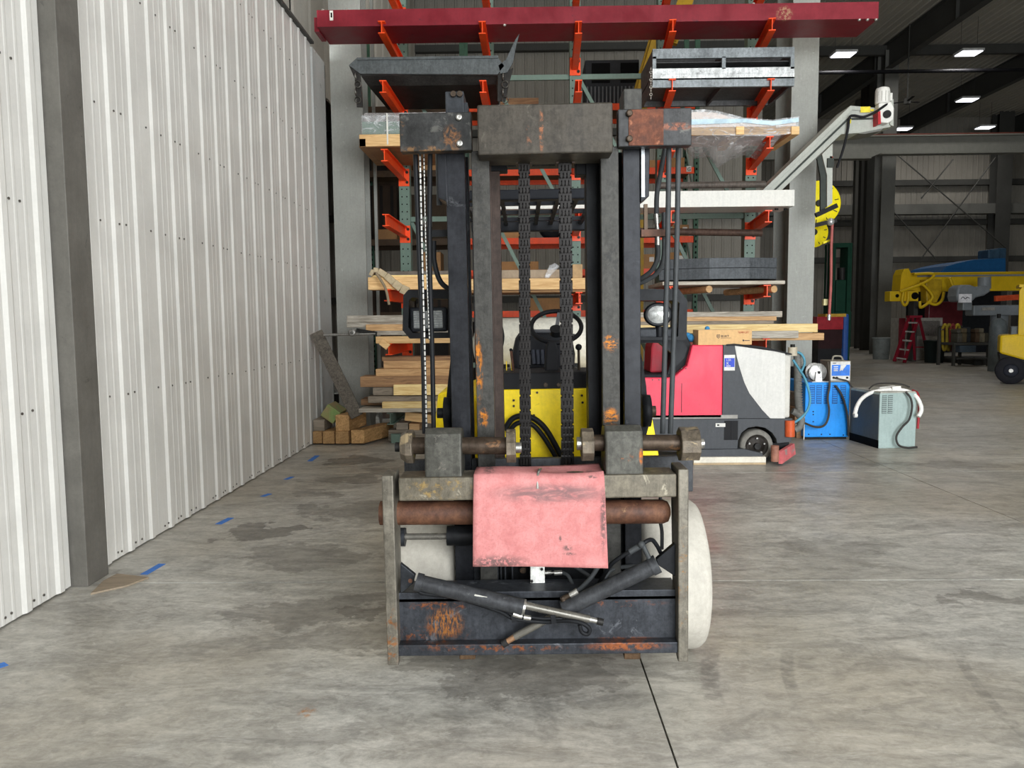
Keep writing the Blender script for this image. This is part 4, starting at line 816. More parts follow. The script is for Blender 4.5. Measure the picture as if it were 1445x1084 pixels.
t = thing('column_foot_sheet', 'black sheet in front of the foot of the right grey rack column', 'guard')
zg = P(1140, 517, 11.15).z; MB().box(CR0-.03, CR1+.03, 11.12, 11.19, 0, zg).build('foot_sheet', SBLK, t, .01)  # flat black box standing before the column foot

# ================================================================== CONVEYOR AND HOSE REELS
YC = 10.55
CONV = M('conveyor_grey', '#a9aba2', .45, 0, .07, 3, wear=('#c6c7c0', -.05, 8)); CONVD = M('conveyor_dark', '#3c403c', .55)
cv = thing('chip_conveyor', 'light grey inclined conveyor chute with gear motor rising in front of the rack column', 'conveyor')
out = [(1050, 293), (1076.5, 268), (1200, 149), (1236, 152), (1258, 156), (1258, 178.5), (1215, 187), (1188, 189), (1104, 268), (1078, 293)]
MB().prism(px2(out, YC), YC+.02, YC+.42).build('chute', CONV, cv, .008)
MB().prism(px2([(1050, 293), (1076.5, 268), (1200, 149), (1236, 152), (1236, 157), (1203, 155), (1084, 268), (1058, 293)], YC), YC, YC+.03).build('upper_flange', CONV, cv, .004)
MB().prism(px2([(1066, 293), (1092, 268), (1196, 167), (1236, 166), (1236, 168), (1197.5, 169), (1095, 268), (1069, 293)], YC), YC-.004, YC+.03).build('side_rib', CONVD, cv)
MB().prism(px2([(1200, 178), (1250, 178), (1244, 184), (1222, 188), (1214, 188)], YC), YC+.03, YC+.4).build('discharge_hopper', DKGREY, cv)
MB().prism(px2([(1161, 217), (1176, 202), (1175.5, 286), (1168, 292), (1168, 247), (1162, 222)], YC), YC+.02, YC+.06).build('support_leg', CONV, cv, .003)
MB().prism(px2([(1155, 222), (1162, 217), (1168, 247), (1168, 292), (1160, 299), (1160, 249)], YC), YC+.05, YC+.09).build('leg_web', CONVD, cv)
MB().beam(P(1151, 304, YC), P(1181, 290, YC), .05, .06).build('foot_bar', SBLK, cv)
MB().pbox(1168, 223, 1177, 236, YC-.01, YC+.1).build('switch_box', CONVD, cv, .005); MB().pbox(1171, 220.5, 1175, 223, YC+.02, YC+.06).build('orange_button', ORANGE, cv)
c = P(1245, 165, YC); WHM = M('motor_white', '#dcdad3', .4, 0, .06)
gm = MB().prism(px2([(1234, 150), (1240, 147), (1252, 147), (1256, 156), (1255, 172), (1248, 177), (1237, 176)], YC), YC-.12, YC+.0).build('gearbox', WHM, cv, .015)
MB().cyl((c.x, YC-.15, c.z), (c.x, YC-.11, c.z), .05, 18).build('gear_hub', BOLT, gm)
mo = P(1245, 147, YC-.06); MB().lathe([(.085, 0), (.09, .01), (.09, .17), (.08, .2), (.04, .215)], (mo.x, mo.y, mo.z), 'Z', 20).build('motor', WHM, cv)
m = MB()
for k in range(12):
    a = k*math.pi/6; m.box(mo.x+.088*math.cos(a)-.004, mo.x+.088*math.cos(a)+.004, mo.y+.088*math.sin(a)-.004, mo.y+.088*math.sin(a)+.004, mo.z+.02, mo.z+.15)
m.build('cooling_fins', M('fin_grey', '#a8a69e', .4), cv); MB().pbox(1251, 131, 1259.5, 142, YC-.1, YC).build('terminal_box', WHM, cv, .006)
MB().prism(px2([(1232.5, 162), (1236, 160), (1237, 178), (1233, 179)], YC), YC-.13, YC+.02).build('coupling_guard', M('guard_red', '#b3262c', .45), cv)
MB().prism(px2([(1256, 140), (1261, 140), (1261, 178), (1256, 176)], YC), YC+.0, YC+.3).build('end_plate', CONV, cv)
MB().pbox(1214.5, 150.5, 1228, 158.5, YC-.003, YC+.0).build('caution_label', M('label_yellow', '#e6d23a', .5), cv); MB().pbox(1229, 154, 1233, 157, YC-.003, YC).build('caution_label', M('label_yellow', '#e6d23a', .5), cv); MB().pbox(1198, 168, 1201, 174, YC-.006, YC+.0).build('caution_label', M('label_yellow', '#e6d23a', .5), cv)
MB().tube([P(1253, 146, YC-.1), P(1243, 153, YC-.14), P(1232, 160, YC-.1), P(1218, 165, YC-.06), P(1205, 163, YC-.04), P(1199, 166, YC-.04), P(1196, 185, YC-.02), P(1190, 210, YC), P(1181, 237, YC+.05)], .016, 8).build('cable', SBLK, cv)
YLW = M('reel_yellow', '#f0dc1c', .4, 0, .05, 6)
def reel(px, py, r, Y, lb, n_arm):
    g = thing('hose_reel', lb, 'hose reel', 'yellow hose reels behind the rack column'); c = P(px, py, Y); R = r*Y/FPX
    for dy in (0, .14): MB().lathe([(.03, -.004), (R*.97, -.004), (R, .004), (R*.97, .01), (.03, .01)], c+Vector((0, dy, 0)), 'Y', 36).build('flange', YLW, g)
    MB().cyl(c+Vector((0, .01, 0)), c+Vector((0, .14, 0)), R*.55, 20).build('drum', SBLK, g); MB().cyl(c-Vector((0, .05, 0)), c, .05, 14).build('hub', BOLT, g)
    for k in range(10):
        a = k*.628+.2; p0, p1 = c+Vector((math.cos(a)*R*.72, -.006, math.sin(a)*R*.72)), c+Vector((math.cos(a)*R*.9, -.006, math.sin(a)*R*.9)); MB().beam(p0, p1, .012, .006, (0, 1, 0)).build('slot', BOLT, g)
    MB().box(CR1-.05, c.x, c.y+.16, c.y+.2, c.z-.04, c.z+.04).build('wall_arm', BOLT, g)
    return c, g
c1, g1 = reel(1155, 287, 31, 11.95, 'larger upper yellow hose reel beside the grey rack column', 0)
c2, g2 = reel(1147.5, 328, 21, 12.2, 'smaller lower yellow cord reel beside the grey rack column', 0)
MB().beam(P(1150, 318, 11.8), P(1180, 311, 11.8), .05, .06).build('hose_guide', BOLT, g1); MB().ball(P(1172, 313, 11.78), .06, 10).build('hose_stop', SIL, g1)
MB().tube([P(1174.5, 316, 11.8), P(1173, 350, 11.8), P(1172.5, 400, 11.8), P(1170, 445, 11.8)], .022, 8).build('red_hose', M('hose_red', '#b0605a', .5), g1); MB().cyl(P(1170, 444, 11.8), P(1169.7, 452, 11.8), .028, 8).build('nozzle', SIL, g1)
MB().beam(P(1161, 343, 11.9), P(1171, 339, 11.9), .03, .03).build('cord_guide', YLW, g2); MB().tube([P(1168, 343, 11.9), P(1167, 380, 11.9), P(1165.5, 420, 11.9)], .01, 6).build('cord', CAB, g2); MB().pbox(1162.5, 422, 1168.5, 431, 11.88, 11.95).build('pendant_box', M('pendant_yellow', '#d9cf9a', .5), g2, .005)

# ================================================================== FAR BAY AT RIGHT
CRY = M('crane_yellow', '#d9b51c', .45, 0, .08, 2); FARB = M('machine_blue', '#1f5f96', .5, 0, .1); MGREY = M('machine_grey', '#7e8488', .45, 0, .1, 3)
YZ = 27.
cr = thing('crane_bridge', 'yellow overhead-crane bridge beam parked on stands in the far bay', 'crane')
e = P(1445, 400, YZ).x+2.5
MB().box(P(1290, 400, YZ).x, e, YZ, YZ+.4, P(1350, 411, YZ).z, P(1350, 386, YZ).z).build('web', CRY, cr)
MB().box(P(1285, 400, YZ).x, e, YZ-.15, YZ+.55, P(1350, 386, YZ).z, P(1350, 384.5, YZ).z).build('top_flange', CRY, cr); MB().box(P(1285, 400, YZ).x, e, YZ-.05, YZ-.0, P(1350, 390.5, YZ).z, P(1350, 388, YZ).z).build('conduit', MGREY, cr)
MB().prism(px2([(1268, 410), (1270, 388), (1274, 380), (1280, 379), (1284, 387), (1292, 387), (1292, 410)], YZ), YZ-.1, YZ+.5).build('end_plate', CRY, cr)
et = MB().pbox(1256, 411, 1296, 425, YZ-.5, YZ-.1).build('end_truck', CRY, cr, .02)
for a in (1266, 1291): c = P(a, 417.5, YZ-.5); MB().cyl(c-Vector((0, .02, 0)), c, .12 if a > 1280 else .06, 14).build('wheel_hole', HOLE, et)
MB().prism(px2([(1297, 395), (1320, 395), (1320, 412), (1312, 428), (1298, 428)], YZ), YZ-.45, YZ-.05).build('hoist', M('crane_yellow_dull', '#b3931a', .5), cr, .03)
for pts in ([(1270, 412), (1290, 405), (1310, 396), (1318, 388), (1312, 386), (1290, 387)], [(1298, 400), (1306, 405), (1316, 420), (1300, 434), (1298, 425)], [(1275, 412), (1273, 425), (1277, 431), (1281, 425), (1282, 412)], [(1332, 412), (1329, 424), (1320, 430), (1308, 426)], [(1340, 392), (1345, 405), (1347, 416)]):
    MB().tube([P(*p, YZ-.55) for p in pts], .05, 6).build('festoon_cable', CRY, cr)
for px in (1292, 1440): MB().box(P(px-3, 450, YZ).x, P(px+3, 450, YZ).x, YZ, YZ+.4, 0, P(px, 411, YZ).z).build('stand', DARKST, cr)
g = thing('blue_machine', 'dark blue machine housing rising behind the yellow crane bridge', 'machine')
MB().prism(px2([(1325, 386), (1337, 375), (1350, 371), (1375, 366), (1420, 364), (1420, 386)], 33), 33, 36).build('hood', FARB, g, .05); a, b = P(1330, 386, 33), P(1418, 386, 33); MB().box(a.x, b.x, 33.2, 36, 0, a.z).build('body', M('machine_base', '#23262a', .6), g)
MB().pbox(1395, 352, 1412, 365, 33.2, 34).build('top_unit', M('blue_dull', '#3d5a72', .5), g, .05); MB().pbox(1408, 350, 1420, 366, 33.5, 34.5).build('top_unit', M('blue_dull', '#3d5a72', .5), g, .05)
g = thing('step_ladder', 'red fibreglass step ladder standing open in the far bay', 'ladder'); YLd = 26.1; LR = M('ladder_red', '#84182a', .5); ALU = M('ladder_step', '#b6b4ae', .4, .5)
for a, b in (((1283, 448), (1262, 510)), ((1296, 448), (1276, 512))): MB().beam(P(*a, YLd+.4), P(*b, YLd), .1, .06).build('front_rail', LR, g)
for a, b in (((1288, 448), (1291, 508)), ((1297, 448), (1311, 508))): MB().beam(P(*a, YLd+.45), P(*b, YLd+.9), .08, .05).build('rear_rail', LR, g)
for k in range(5): t_ = .12+k*.2; a, b = P(1283-21*t_, 448+62*t_, YLd+.4*(1-t_)), P(1296-20*t_, 448+64*t_, YLd+.4*(1-t_)); MB().beam(a, b, .12, .05).build('step', ALU, g)
MB().beam(P(1281, 447, YLd+.4), P(1299, 447, YLd+.4), .25, .08).build('cap', LR, g); MB().beam(P(1291, 490, YLd+.8), P(1306, 490, YLd+.8), .03, .04).build('rear_brace', LR, g)
def bin_(px0, py0, px1, py1, Y, lb, mt):
    g = thing('trash_bin', lb, 'bin', 'bins in the far bay'); a, b = P(px0, py0, Y), P(px1, py1, Y); cx, r = (a.x+b.x)/2, (b.x-a.x)/2
    MB().lathe([(r*.82, 0), (r*.95, a.z*.95), (r*.95, a.z)], (cx, Y+r, 0), 'Z', 20).build('tub', mt, g); MB().lathe([(r*.94, a.z*.93), (r*1.02, a.z*.94), (r*1.02, a.z), (r*.9, a.z*1.01)], (cx, Y+r, 0), 'Z', 20).build('rim', mt, g)
bin_(1237, 477, 1262, 507, 28.2, 'round grey plastic trash bin beside the far column', M('bin_grey', '#6f7472', .6)); bin_(1312, 481, 1340, 514, 25.9, 'dark green-black plastic bin right of the red ladder', M('bin_black', '#1c2422', .6))
g = thing('white_cabinet', 'low pale metal cabinet with red side standing behind the red ladder', 'cabinet'); Yw = 27.6
MB().pbox(1269, 449, 1328, 508, Yw, Yw+.6).build('body', M('cab_pale', '#a8a49c', .5), g); MB().pbox(1284, 453, 1326, 474, Yw-.03, Yw).build('drawer_front', M('cab_steel', '#8a8480', .35, .5), g); MB().pbox(1284, 479, 1326, 505, Yw-.03, Yw).build('drawer_front', M('cab_grey', '#8d8c86', .5), g); MB().pbox(1269, 449, 1276, 508, Yw-.02, Yw).build('side_post', M('cab_red', '#7a2630', .5), g)
tag(MB().pbox(1311, 426, 1358, 465, 28.2, 28.5).build('maroon_screen', M('panel_maroon', '#6a2830', .4), None, .03), 'dark maroon metal panel standing behind the drill press', 'panel')
g = thing('drill_press', 'grey radial drill press with a white paper sign on its head', 'drill press'); Yd = 25.
MB().prism(px2([(1350, 418), (1352, 406), (1358, 402), (1370, 402), (1378, 405), (1396, 403), (1399, 411), (1390, 417), (1378, 420), (1372, 426), (1352, 426)], Yd), Yd, Yd+.6).build('head', MGREY, g, .06); MB().cyl(P(1389, 408, Yd+.3), P(1389, 391, Yd+.3), .19, 18).build('motor', MGREY, g)
MB().pbox(1359, 426, 1372, 438, Yd+.1, Yd+.45).build('spindle_box', MGREY, g, .03); MB().pbox(1353, 415, 1371, 427, Yd-.03, Yd-.02).build('paper_sign', M('paper', '#e2e2e6', .7), g); MB().tube([P(1356, 422, Yd-.035), P(1359, 419, Yd-.035), P(1362, 422, Yd-.035), P(1365, 419.5, Yd-.035), P(1368, 421, Yd-.035)], .012, 4).build('scribble', INK, g)
a = P(1410, 450, Yd+.8); MB().cyl((a.x, a.y, .2), (a.x, a.y, P(1410, 440, Yd+.8).z), .26, 20).build('column', MGREY, g); MB().pbox(1374, 431, 1440, 445, Yd+.3, Yd+.8).build('arm', MGREY, g, .04); MB().pbox(1386, 434, 1404, 438, Yd+.27, Yd+.3).build('arm_slot', ALU, g)
MB().box(P(1372, 450, Yd).x, a.x+.9, Yd-.2, Yd+1.6, 0, .2).build('base', DARKST, g); tag(MB().beam(P(1404, 421.5, 26.2), P(1442, 419, 26.2), .1, .18).build('orange_bar', M('bar_orange', '#c8502c', .5)), 'orange bar lying across the drill press arm', 'bar')
g = thing('work_bench', 'dark cluttered steel workbench below the drill press', 'bench'); Yv = 24.2
MB().pbox(1346, 484, 1400, 487, Yv, Yv+.8).build('top', DARKST, g)
for px in (1347, 1396): MB().box(P(px, 490, Yv).x, P(px+3, 490, Yv).x, Yv+.05, Yv+.15, 0, P(px, 487, Yv).z).build('leg', DARKST, g)
MB().pbox(1350, 505, 1398, 507, Yv+.05, Yv+.7).build('lower_shelf', DARKST, g); MB().pbox(1355, 488, 1377, 497, Yv-.02, Yv+.4).build('drawer', M('drawer_blue', '#4a5866', .5), g)
zt_ = P(1370, 484, Yv).z
cols = ['#55524a', '#6b5f48', '#3f4448', '#5c4a3a', '#77705f', '#454238']
CL = ['%s tool box in the bottom row of the far workbench, %s' % (c_, w_) for c_, w_ in zip(('dull olive', 'brownish', 'slate grey', 'dark brown', 'pale tan', 'murky grey'), ('nearest the slings', 'second from the slings', 'third from the slings', 'fourth from the slings', 'fifth from the slings', 'nearest the grey tank'))]
CL += ['%s tool box in the top row of the far workbench, %s' % (c_, w_) for c_, w_ in zip(('dull olive', 'brownish', 'slate grey', 'dark brown', 'pale tan'), ('nearest the slings', 'second from the slings', 'third from the slings', 'fourth from the slings', 'nearest the grey tank'))]
for k in range(11):
    px = 1349+(k % 6)*8.3; w = random.uniform(5, 8); r_ = k//6; hh = random.uniform(7, 14); base = 484-r_*13; p, q = P(px, base-hh, Yv+.3), P(px+w, base, Yv+.3)
    z0 = zt_ if r_ == 0 else max(zt_+.3, q.z)
    tag(MB().box(p.x, q.x, Yv+.2+.1*(k % 3), Yv+.6, zt_ if r_ == 0 else zt_+.3, zt_+.3 if r_ == 0 else zt_+.42+.03*(k % 3)).build('tool_box', M('clutter_%d' % (k % 6), cols[k % 6], .6, 0, .2, 9), None, .03), CL[k], 'tool box', 'clutter on the far workbench')
for k, (px, c_) in enumerate(((1330, '#a08a2a'), (1336, '#8c7a28'), (1341, '#7d3030'), (1348, '#b09a30'))):
    tag(MB().tube([P(px, 464, 24.9), P(px+3, 458, 24.85), P(px+6, 464, 24.9), P(px+5, 490, 24.95), P(px+1, 492, 24.95), P(px, 466, 24.9)], .045, 6).build('hanging_sling', M('sling_%d' % k, c_, .7)), ('yellow lifting sling loop hanging nearest the red ladder', 'dull yellow sling loop hanging second from the red ladder', 'red lifting sling loop hanging among the yellow ones', 'bright yellow sling loop hanging nearest the drill press')[k], 'sling', 'lifting slings hanging by the workbench')
a = P(1328, 455, 25.0); t = thing('sling_rack', 'dark rail on posts that carries the lifting slings', 'rack'); MB().beam(P(1326, 461, 24.95), P(1358, 461, 24.95), .06, .06).build('rail', DARKST, t)
for px in (1327, 1357): b = P(px, 470, 24.95); MB().box(b.x-.04, b.x+.04, 24.97, 25.05, 0, P(px, 461, 24.95).z).build('post', DARKST, t)
g = thing('gas_tank', 'grey upright tank standing between drill press and far lift truck', 'tank'); b = P(1408, 480, 22.); r_ = 11*22/FPX
MB().lathe([(r_, 0), (r_, 1.25), (r_*.8, 1.42), (r_*.3, 1.5)], (b.x, 22, 0), 'Z', 20).build('shell', M('tank_grey', '#5d6466', .5), g); MB().cyl((b.x, 22, 1.5), (b.x, 22, 1.62), .05, 8).build('valve', BOLT, g)
# the other lift truck at the right edge
ff = g = thing('far_forklift', 'yellow lift truck cut off by the right edge of the picture', 'forklift'); Yf = 17.6
xr = P(1445, 480, Yf).x+1.3
MB().prism(px2([(1411, 500), (1412, 474), (1433, 472)], Yf)+[(xr, P(1433, 472, Yf).z), (xr, P(1440, 510, Yf).z), (P(1440, 509, Yf).x, P(1440, 509, Yf).z)], Yf+.1, Yf+1.1).build('counterweight', CRY, g, .05)
MB().prism(px2([(1411, 500), (1440, 508)], Yf)+[(xr, P(1440, 510, Yf).z), (xr, P(1440, 533, Yf).z), (P(1416, 528, Yf).x, P(1416, 533, Yf).z)], Yf+.12, Yf+1.08).build('lower_body', SBLK, g)
MB().prism(px2([(1434, 474), (1436, 410), (1441, 402), (1446, 404)], Yf)+[(P(1444, 410, Yf).x, P(1444, 410, Yf).z), (P(1442, 474, Yf).x, P(1442, 474, Yf).z)], Yf+.1, Yf+.2).build('guard_post', CRY, g, .01)
MB().box(P(1436, 405, Yf).x, xr, Yf+.1, Yf+1.1, P(1440, 405, Yf).z, P(1440, 401, Yf).z).build('guard_roof', CRY, g); MB().pbox(1418, 461, 1436, 474, Yf+.2, Yf+.9).build('seat_deck', M('tank_grey', '#5d6466', .5), g, .02)
w_ = P(1424.5, 524, Yf); r_ = w_.z
MB().lathe([(r_*.5, .0), (r_*.95, .0), (r_, .03), (r_, .22), (r_*.95, .25), (r_*.4, .25)], (w_.x, Yf-.02, r_), 'Y', 28, ring=True).build('wheel_tire', RUB, g); MB().lathe([(.03, -.01), (r_*.3, .0), (r_*.52, .03), (r_*.52, .2)], (w_.x, Yf-.02, r_), 'Y', 20).build('wheel_disc', M('rim_dark', '#2e3038', .5), g); MB().cyl((w_.x, Yf-.05, r_), (w_.x, Yf, r_), .045, 10).build('hub_cap', ALU, g)
# between the rack column and the far columns
g = thing('green_machine', 'dark green machine frame standing beyond the rack column', 'machine'); Yg = 24.; GRN = M('machine_green', '#173a2c', .5, 0, .1)
for a, b in ((1175, 1180), (1197, 1203)): p, q = P(a, 345, Yg), P(b, 345, Yg); MB().box(p.x, q.x, Yg, Yg+.6, 0, p.z).build('post', GRN, g)
MB().pbox(1175, 343, 1203, 349, Yg-.02, Yg+.6).build('head_beam', GRN, g); MB().pbox(1180, 395, 1197, 440, Yg+.1, Yg+.5).build('ram', GRN, g, .03); MB().cyl(P(1188, 395, Yg+.3), P(1188, 378, Yg+.3), .14, 14).build('cylinder', BOLT, g); MB().pbox(1178, 440, 1200, 490, Yg+.05, Yg+.55).build('bed', GRN, g)
g = thing('tool_chest', 'dark red tool chest with a yellow tray beyond the rack column', 'tool chest'); Yt = 19.
MB().pbox(1153, 447, 1190, 465, Yt, Yt+.5).build('top_chest', M('chest_red', '#8e1622', .4), g, .01); MB().pbox(1155, 465, 1188, 492, Yt+.02, Yt+.5).build('lower_chest', M('chest_dark', '#2a1517', .5), g); p = P(1155, 492, Yt); MB().box(p.x, P(1188, 492, Yt).x, Yt+.03, Yt+.48, 0, p.z).build('plinth', SBLK, g); MB().pbox(1165, 443, 1194, 447, Yt+.0, Yt+.5).build('tray', M('tray_yellow', '#b08a2a', .5), g)
a, b = P(1191, 443, 20), P(1199, 443, 20)
g = tag(MB().box(a.x, b.x, 20, 20.4, 0, a.z).build('blue_drum', M('drum_blue', '#234a8c', .5), None, .05), 'blue drum-like container partly hidden beside the red tool chest', 'container')


# ================================================================== THE LIFT TRUCK
fk = thing('forklift', 'yellow lift truck facing the camera with bare black mast and forkless carriage', 'forklift', matrix=FK)
PXM = 3.2/FPX
def rp(px, py, d, hx, hy, th, col='#7a4a2a', *more):     # a rust patch where the photograph shows one
    c = F(px, py, d); return ((c.x, c.y, c.z), (hx*PXM, .3, hy*PXM), th, col, *more)
CARR = M('carriage_steel', '#645f55', .45, .35, .18, 9, wear=('#827b6c', .0, 14), rust=[rp(552, 900, 0, 14, 60, .5, '#8a5a34'), rp(964, 820, 0, 14, 90, .55, '#8a6334')])
BARS = M('bar_steel', '#5c564a', .45, .3, .22, 10, wear=('#857e6e', .02, 12), rust=[rp(620, 690, 0, 60, 20, .5, '#8b7448')])
BLK = M('mast_black', '#2b2d30', .42, .15, .18, 6, wear=('#4a4d50', -.04, 12)); BLK2 = M('mast_deep', '#191a1c', .5, .1, .15, 6)
HOOK = M('hook_steel', '#45443f', .42, .35, .22, 9, wear=('#625e57', -.01, 22), rust=[rp(883, 645, 0, 14, 10, .5, '#8a4f28'), rp(906, 645, 0, 4, 14, .4, '#a05a24')])
RUST = M('shaft_rust', '#5f402e', .6, .1, .3, 9, col2='#432a20', wear=('#8a6a4c', -.02, 14), bump=.15); SHF = M('pivot_shaft', '#3f352c', .42, .4, .25, 10, wear=('#6f5138', .0, 12))
RAIL = M('rail_inner', '#353431', .42, .25, .2, 10, bump=.12, bscale=90, wear=('#2e2e2d', .03, 10), rust=[rp(675, 520, .22, 8, 62, .44, '#a5641f', 38, (1.5, 1, .5)), rp(682, 590, .22, 9, 18, .46, '#a5641f', 38), rp(862, 484, .22, 14, 16, .47, '#a5641f', 36, (1, 1, 2.5)), rp(862, 588, .22, 14, 16, .43, '#a5641f', 34, (1, 1, 2))])
RAILO = M('rail_outer', '#1e1f22', .36, .2, .16, 7, wear=('#38393b', -.02, 9)); RAILB = M('rail_web', '#3a302b', .5, .2, .2, 8)
HEAD = M('crosshead', '#38342e', .45, .25, .22, 7, wear=('#4a463e', -.02, 16), rust=[rp(747, 190, .1, 5, 30, .5, '#7d4f35', 30), rp(764, 185, .1, 4, 40, .45, '#7d4f35', 30)])
SIDEL = M('sideplate', '#2f2f2e', .42, .3, .25, 8, wear=('#4a4945', .03, 12), rust=[rp(637, 195, .18, 18, 22, .45, '#6b4a30'), rp(600, 211, .18, 60, 6, .45, '#6b5138'), rp(566, 165, .18, 6, 60, .5, '#6b5138')])
SIDER = M('sideplate_rusted', '#2f2f2f', .42, .3, .25, 8, wear=('#4a4945', .02, 12), rust=[rp(955, 178, .18, 30, 7, .42, '#6b4434', 26)])
BEAM = M('bottom_beam', '#34363a', .42, .3, .2, 7, wear=('#54565a', -.0, 10), rust=[rp(628, 880, .05, 32, 28, .44, '#96602f', 40, (3, 1, .6)), rp(612, 895, .05, 60, 20, .52, '#7d4a2c'), rp(880, 905, .05, 70, 8, .42, '#8a5030'), rp(700, 908, .05, 120, 7, .48, '#7d4a2c'), rp(870, 852, .05, 80, 6, .5, '#7d4a2c'), rp(620, 855, .05, 60, 8, .5, '#7d4a2c')])
CHR = M('chrome_rod', '#66635c', .3, .45, .12, 10, grit=.2); HOSE = M('hose_black', '#17181a', .5, 0, .2, 14); HOSEG = M('hose_grey_black', '#3a3c3d', .45, 0, .15, 14); FIT = M('fitting', '#9c9a94', .32, .8, .15, 14); CYL = M('cylinder_black', '#37383a', .45, .2, .15, 9, wear=('#565656', -.03, 12))
YEL_ = M('truck_yellow', '#f4d410', .42, 0, .06, 4, wear=('#a58d1c', -.09, 9))
# --- carriage
car = MB().fbox(562, 675, 955, 702, 0, .15).build('carriage_top_bar', BARS, fk, .006)
for a, b, y0, y1, nm in ((543, 559, 671, 938, 'l'), (956.5, 971, 662, 933, 'r')):
    m = MB(); p, q = F(a, y0, 0), F(b, y1, 0); xa_, xb_ = F(a, 800, 0).x, F(b, 800, 0).x
    m.prismx([(-.01, q.z+.0), (.02, q.z), (.10, q.z+.06), (.15, p.z-.1), (.15, p.z), (-.01, p.z)], xa_, xb_); m.build('carriage_side_plate', CARR, fk, .005)
w = MB().fbox(562, 846, 957, 909, .05, .08).build('carriage_bottom_beam', BEAM, fk)
MB().fbox(562, 837, 957, 846, .05, .2).build('beam_top_flange', BEAM, w, .003); MB().fbox(560, 911, 957, 922, .0, .2).build('beam_bottom_flange', BEAM, w, .004)
for a in (648, 881): MB().fbox(a, 921, a+23, 931, .02, .1).build('beam_stop_block', M('block_rust', '#4b3a2a', .6, .2, .3, 12), w, .004)
c0_, c1_ = F(537, 724, .1), F(946, 722, .1)
MB().cyl(c0_, F(925, 722, .1), .05, 28).build('fork_shaft', RUST, fk); MB().lathe([(.05, 0), (.05, .03), (.042, .05), (.02, .06)], F(925, 722, .1), 'X', 24).build('fork_shaft_end', RUST, fk)
for a, b, y0, y1 in ((598, 652, 607, 680), (854, 908, 603, 674)):
    p, q = F(a, y0, .02), F(b, y1, .02); m = MB(); h = p.z-q.z
    m.prismx([(.02, q.z), (.2, q.z), (.2, p.z-.05), (.16, p.z-.01), (.07, p.z), (.035, p.z-.02), (.02, p.z-.06)], p.x, q.x); m.build('carriage_hook', HOOK, fk, .008)
def shaft(x0, x1, y, r, d, mt, nm, par=None): return MB().cyl(F(x0, y, d), F(x1, y, d), r, 24).build(nm, mt, par or fk)
sl = shaft(582, 716, 629, .036, .1, SHF, 'pivot_shaft'); sr = shaft(836, 960, 625, .034, .1, SHF, 'pivot_shaft')
PLT = M('end_plate_worn', '#5c5347', .48, .35, .3, 12, wear=('#8d7d62', .05, 14), bump=.2)
def endplate(x0, x1, y, r, d, par, hexa=True, tap=1.):
    a, b = F(x0, y, d), F(x1, y, d); L = b.x-a.x; MB().lathe([(r*.4, 0), (r*tap, 0), (r*.98, L*.5), (r, L), (r*.4, L)], a, 'X', 9 if hexa else 24, smooth=False).build('shaft_end_plate', PLT, par, .004)
endplate(566, 584, 631, .072, .1, sl, True, .7); endplate(714.5, 728, 630, .072, .1, sl); endplate(820, 837, 628, .07, .1, sr); endplate(958, 985, 627, .072, .1, sr, True, 1.)
for x0, x1, y, r in ((558, 566, 631, .022), (728, 736, 632, .024), (985, 993, 626, .022), (814, 821, 626, .03)): MB().cyl(F(x0, y, .1), F(x1, y, .1), r, 6).build('shaft_nut', FIT if x0 > 700 else BOLT, fk)
MB().fbox(570, 650, 978, 694, .32, .36).build('carriage_back_plate', M('back_plate', '#3c3d3f', .5, .1, .12, 4), fk, .004)
MB().fbox(645, 742, 905, 850, .34, .38).build('lower_mast_plate', BLK2, fk); MB().fbox(648, 770, 705, 850, .28, .34).build('mast_foot_cover', BLK, fk, .01)
for a in (706, 712, 722): MB().fbox(a, 795, a+2.5, 838, .27, .3).build('mast_foot_rib', BLK, fk)
# --- rod and small hydraulics
MB().cyl(F(570, 757.5, .2), F(634, 757, .2), .014, 14).build('side_shift_rod', CHR, fk); MB().cyl(F(631, 756, .2), F(676, 756, .2), .043, 20).build('side_shift_cylinder', BLK2, fk); MB().cyl(F(563, 758, .2), F(572, 758, .2), .042, 8).build('rod_nut', BLK, fk)
m = MB().prism([(F(565, 795, .0).x, F(565, 795, .0).z), (F(586, 812, .0).x, F(586, 812, .0).z), (F(583, 824, .0).x, F(583, 824, .0).z), (F(565, 838, .0).x, F(565, 838, .0).z)], .0, .025); bl = m.build('cylinder_bracket', BLK, fk, .003); c = F(579, 820, -.003); MB().cyl(c, c+Vector((0, .01, 0)), .009, 10).build('bracket_pin', RUST, bl)
m = MB().prism([(F(953, 767, .03).x, F(953, 767, .03).z), (F(926, 790, .03).x, F(926, 790, .03).z), (F(929, 798, .03).x, F(929, 798, .03).z), (F(953, 814, .03).x, F(953, 814, .03).z)], .03, .06); m.build('cylinder_bracket', BLK2, fk, .003)
c = MB().cyl(F(590, 822, -.02), F(738, 857, -.04), .033, 24).build('fork_cylinder', CYL, fk); MB().cyl(F(587, 821, -.02), F(596, 823.5, -.02), .038, 24).build('cylinder_collar', CYL, c); MB().cyl(F(736, 856, -.04), F(741, 857, -.04), .031, 24).build('cylinder_gland', FIT, c)
MB().cyl(F(739, 854, -.04), F(832, 874, -.05), .0155, 16).build('piston_rod', CHR, c); MB().cyl(F(832, 874, -.05), F(842, 876.3, -.05), .0115, 12).build('rod_end', FIT, c); MB().cyl(F(842, 876.3, -.05), F(851, 878.3, -.05), .0155, 6).build('rod_nut', BOLT, c)
d1, d2 = F(667, 838.5, -.0705), F(690, 852, -.0705); sv = (F(738, 857, 0)-F(590, 822, 0)).normalized()
lb_ = MB()
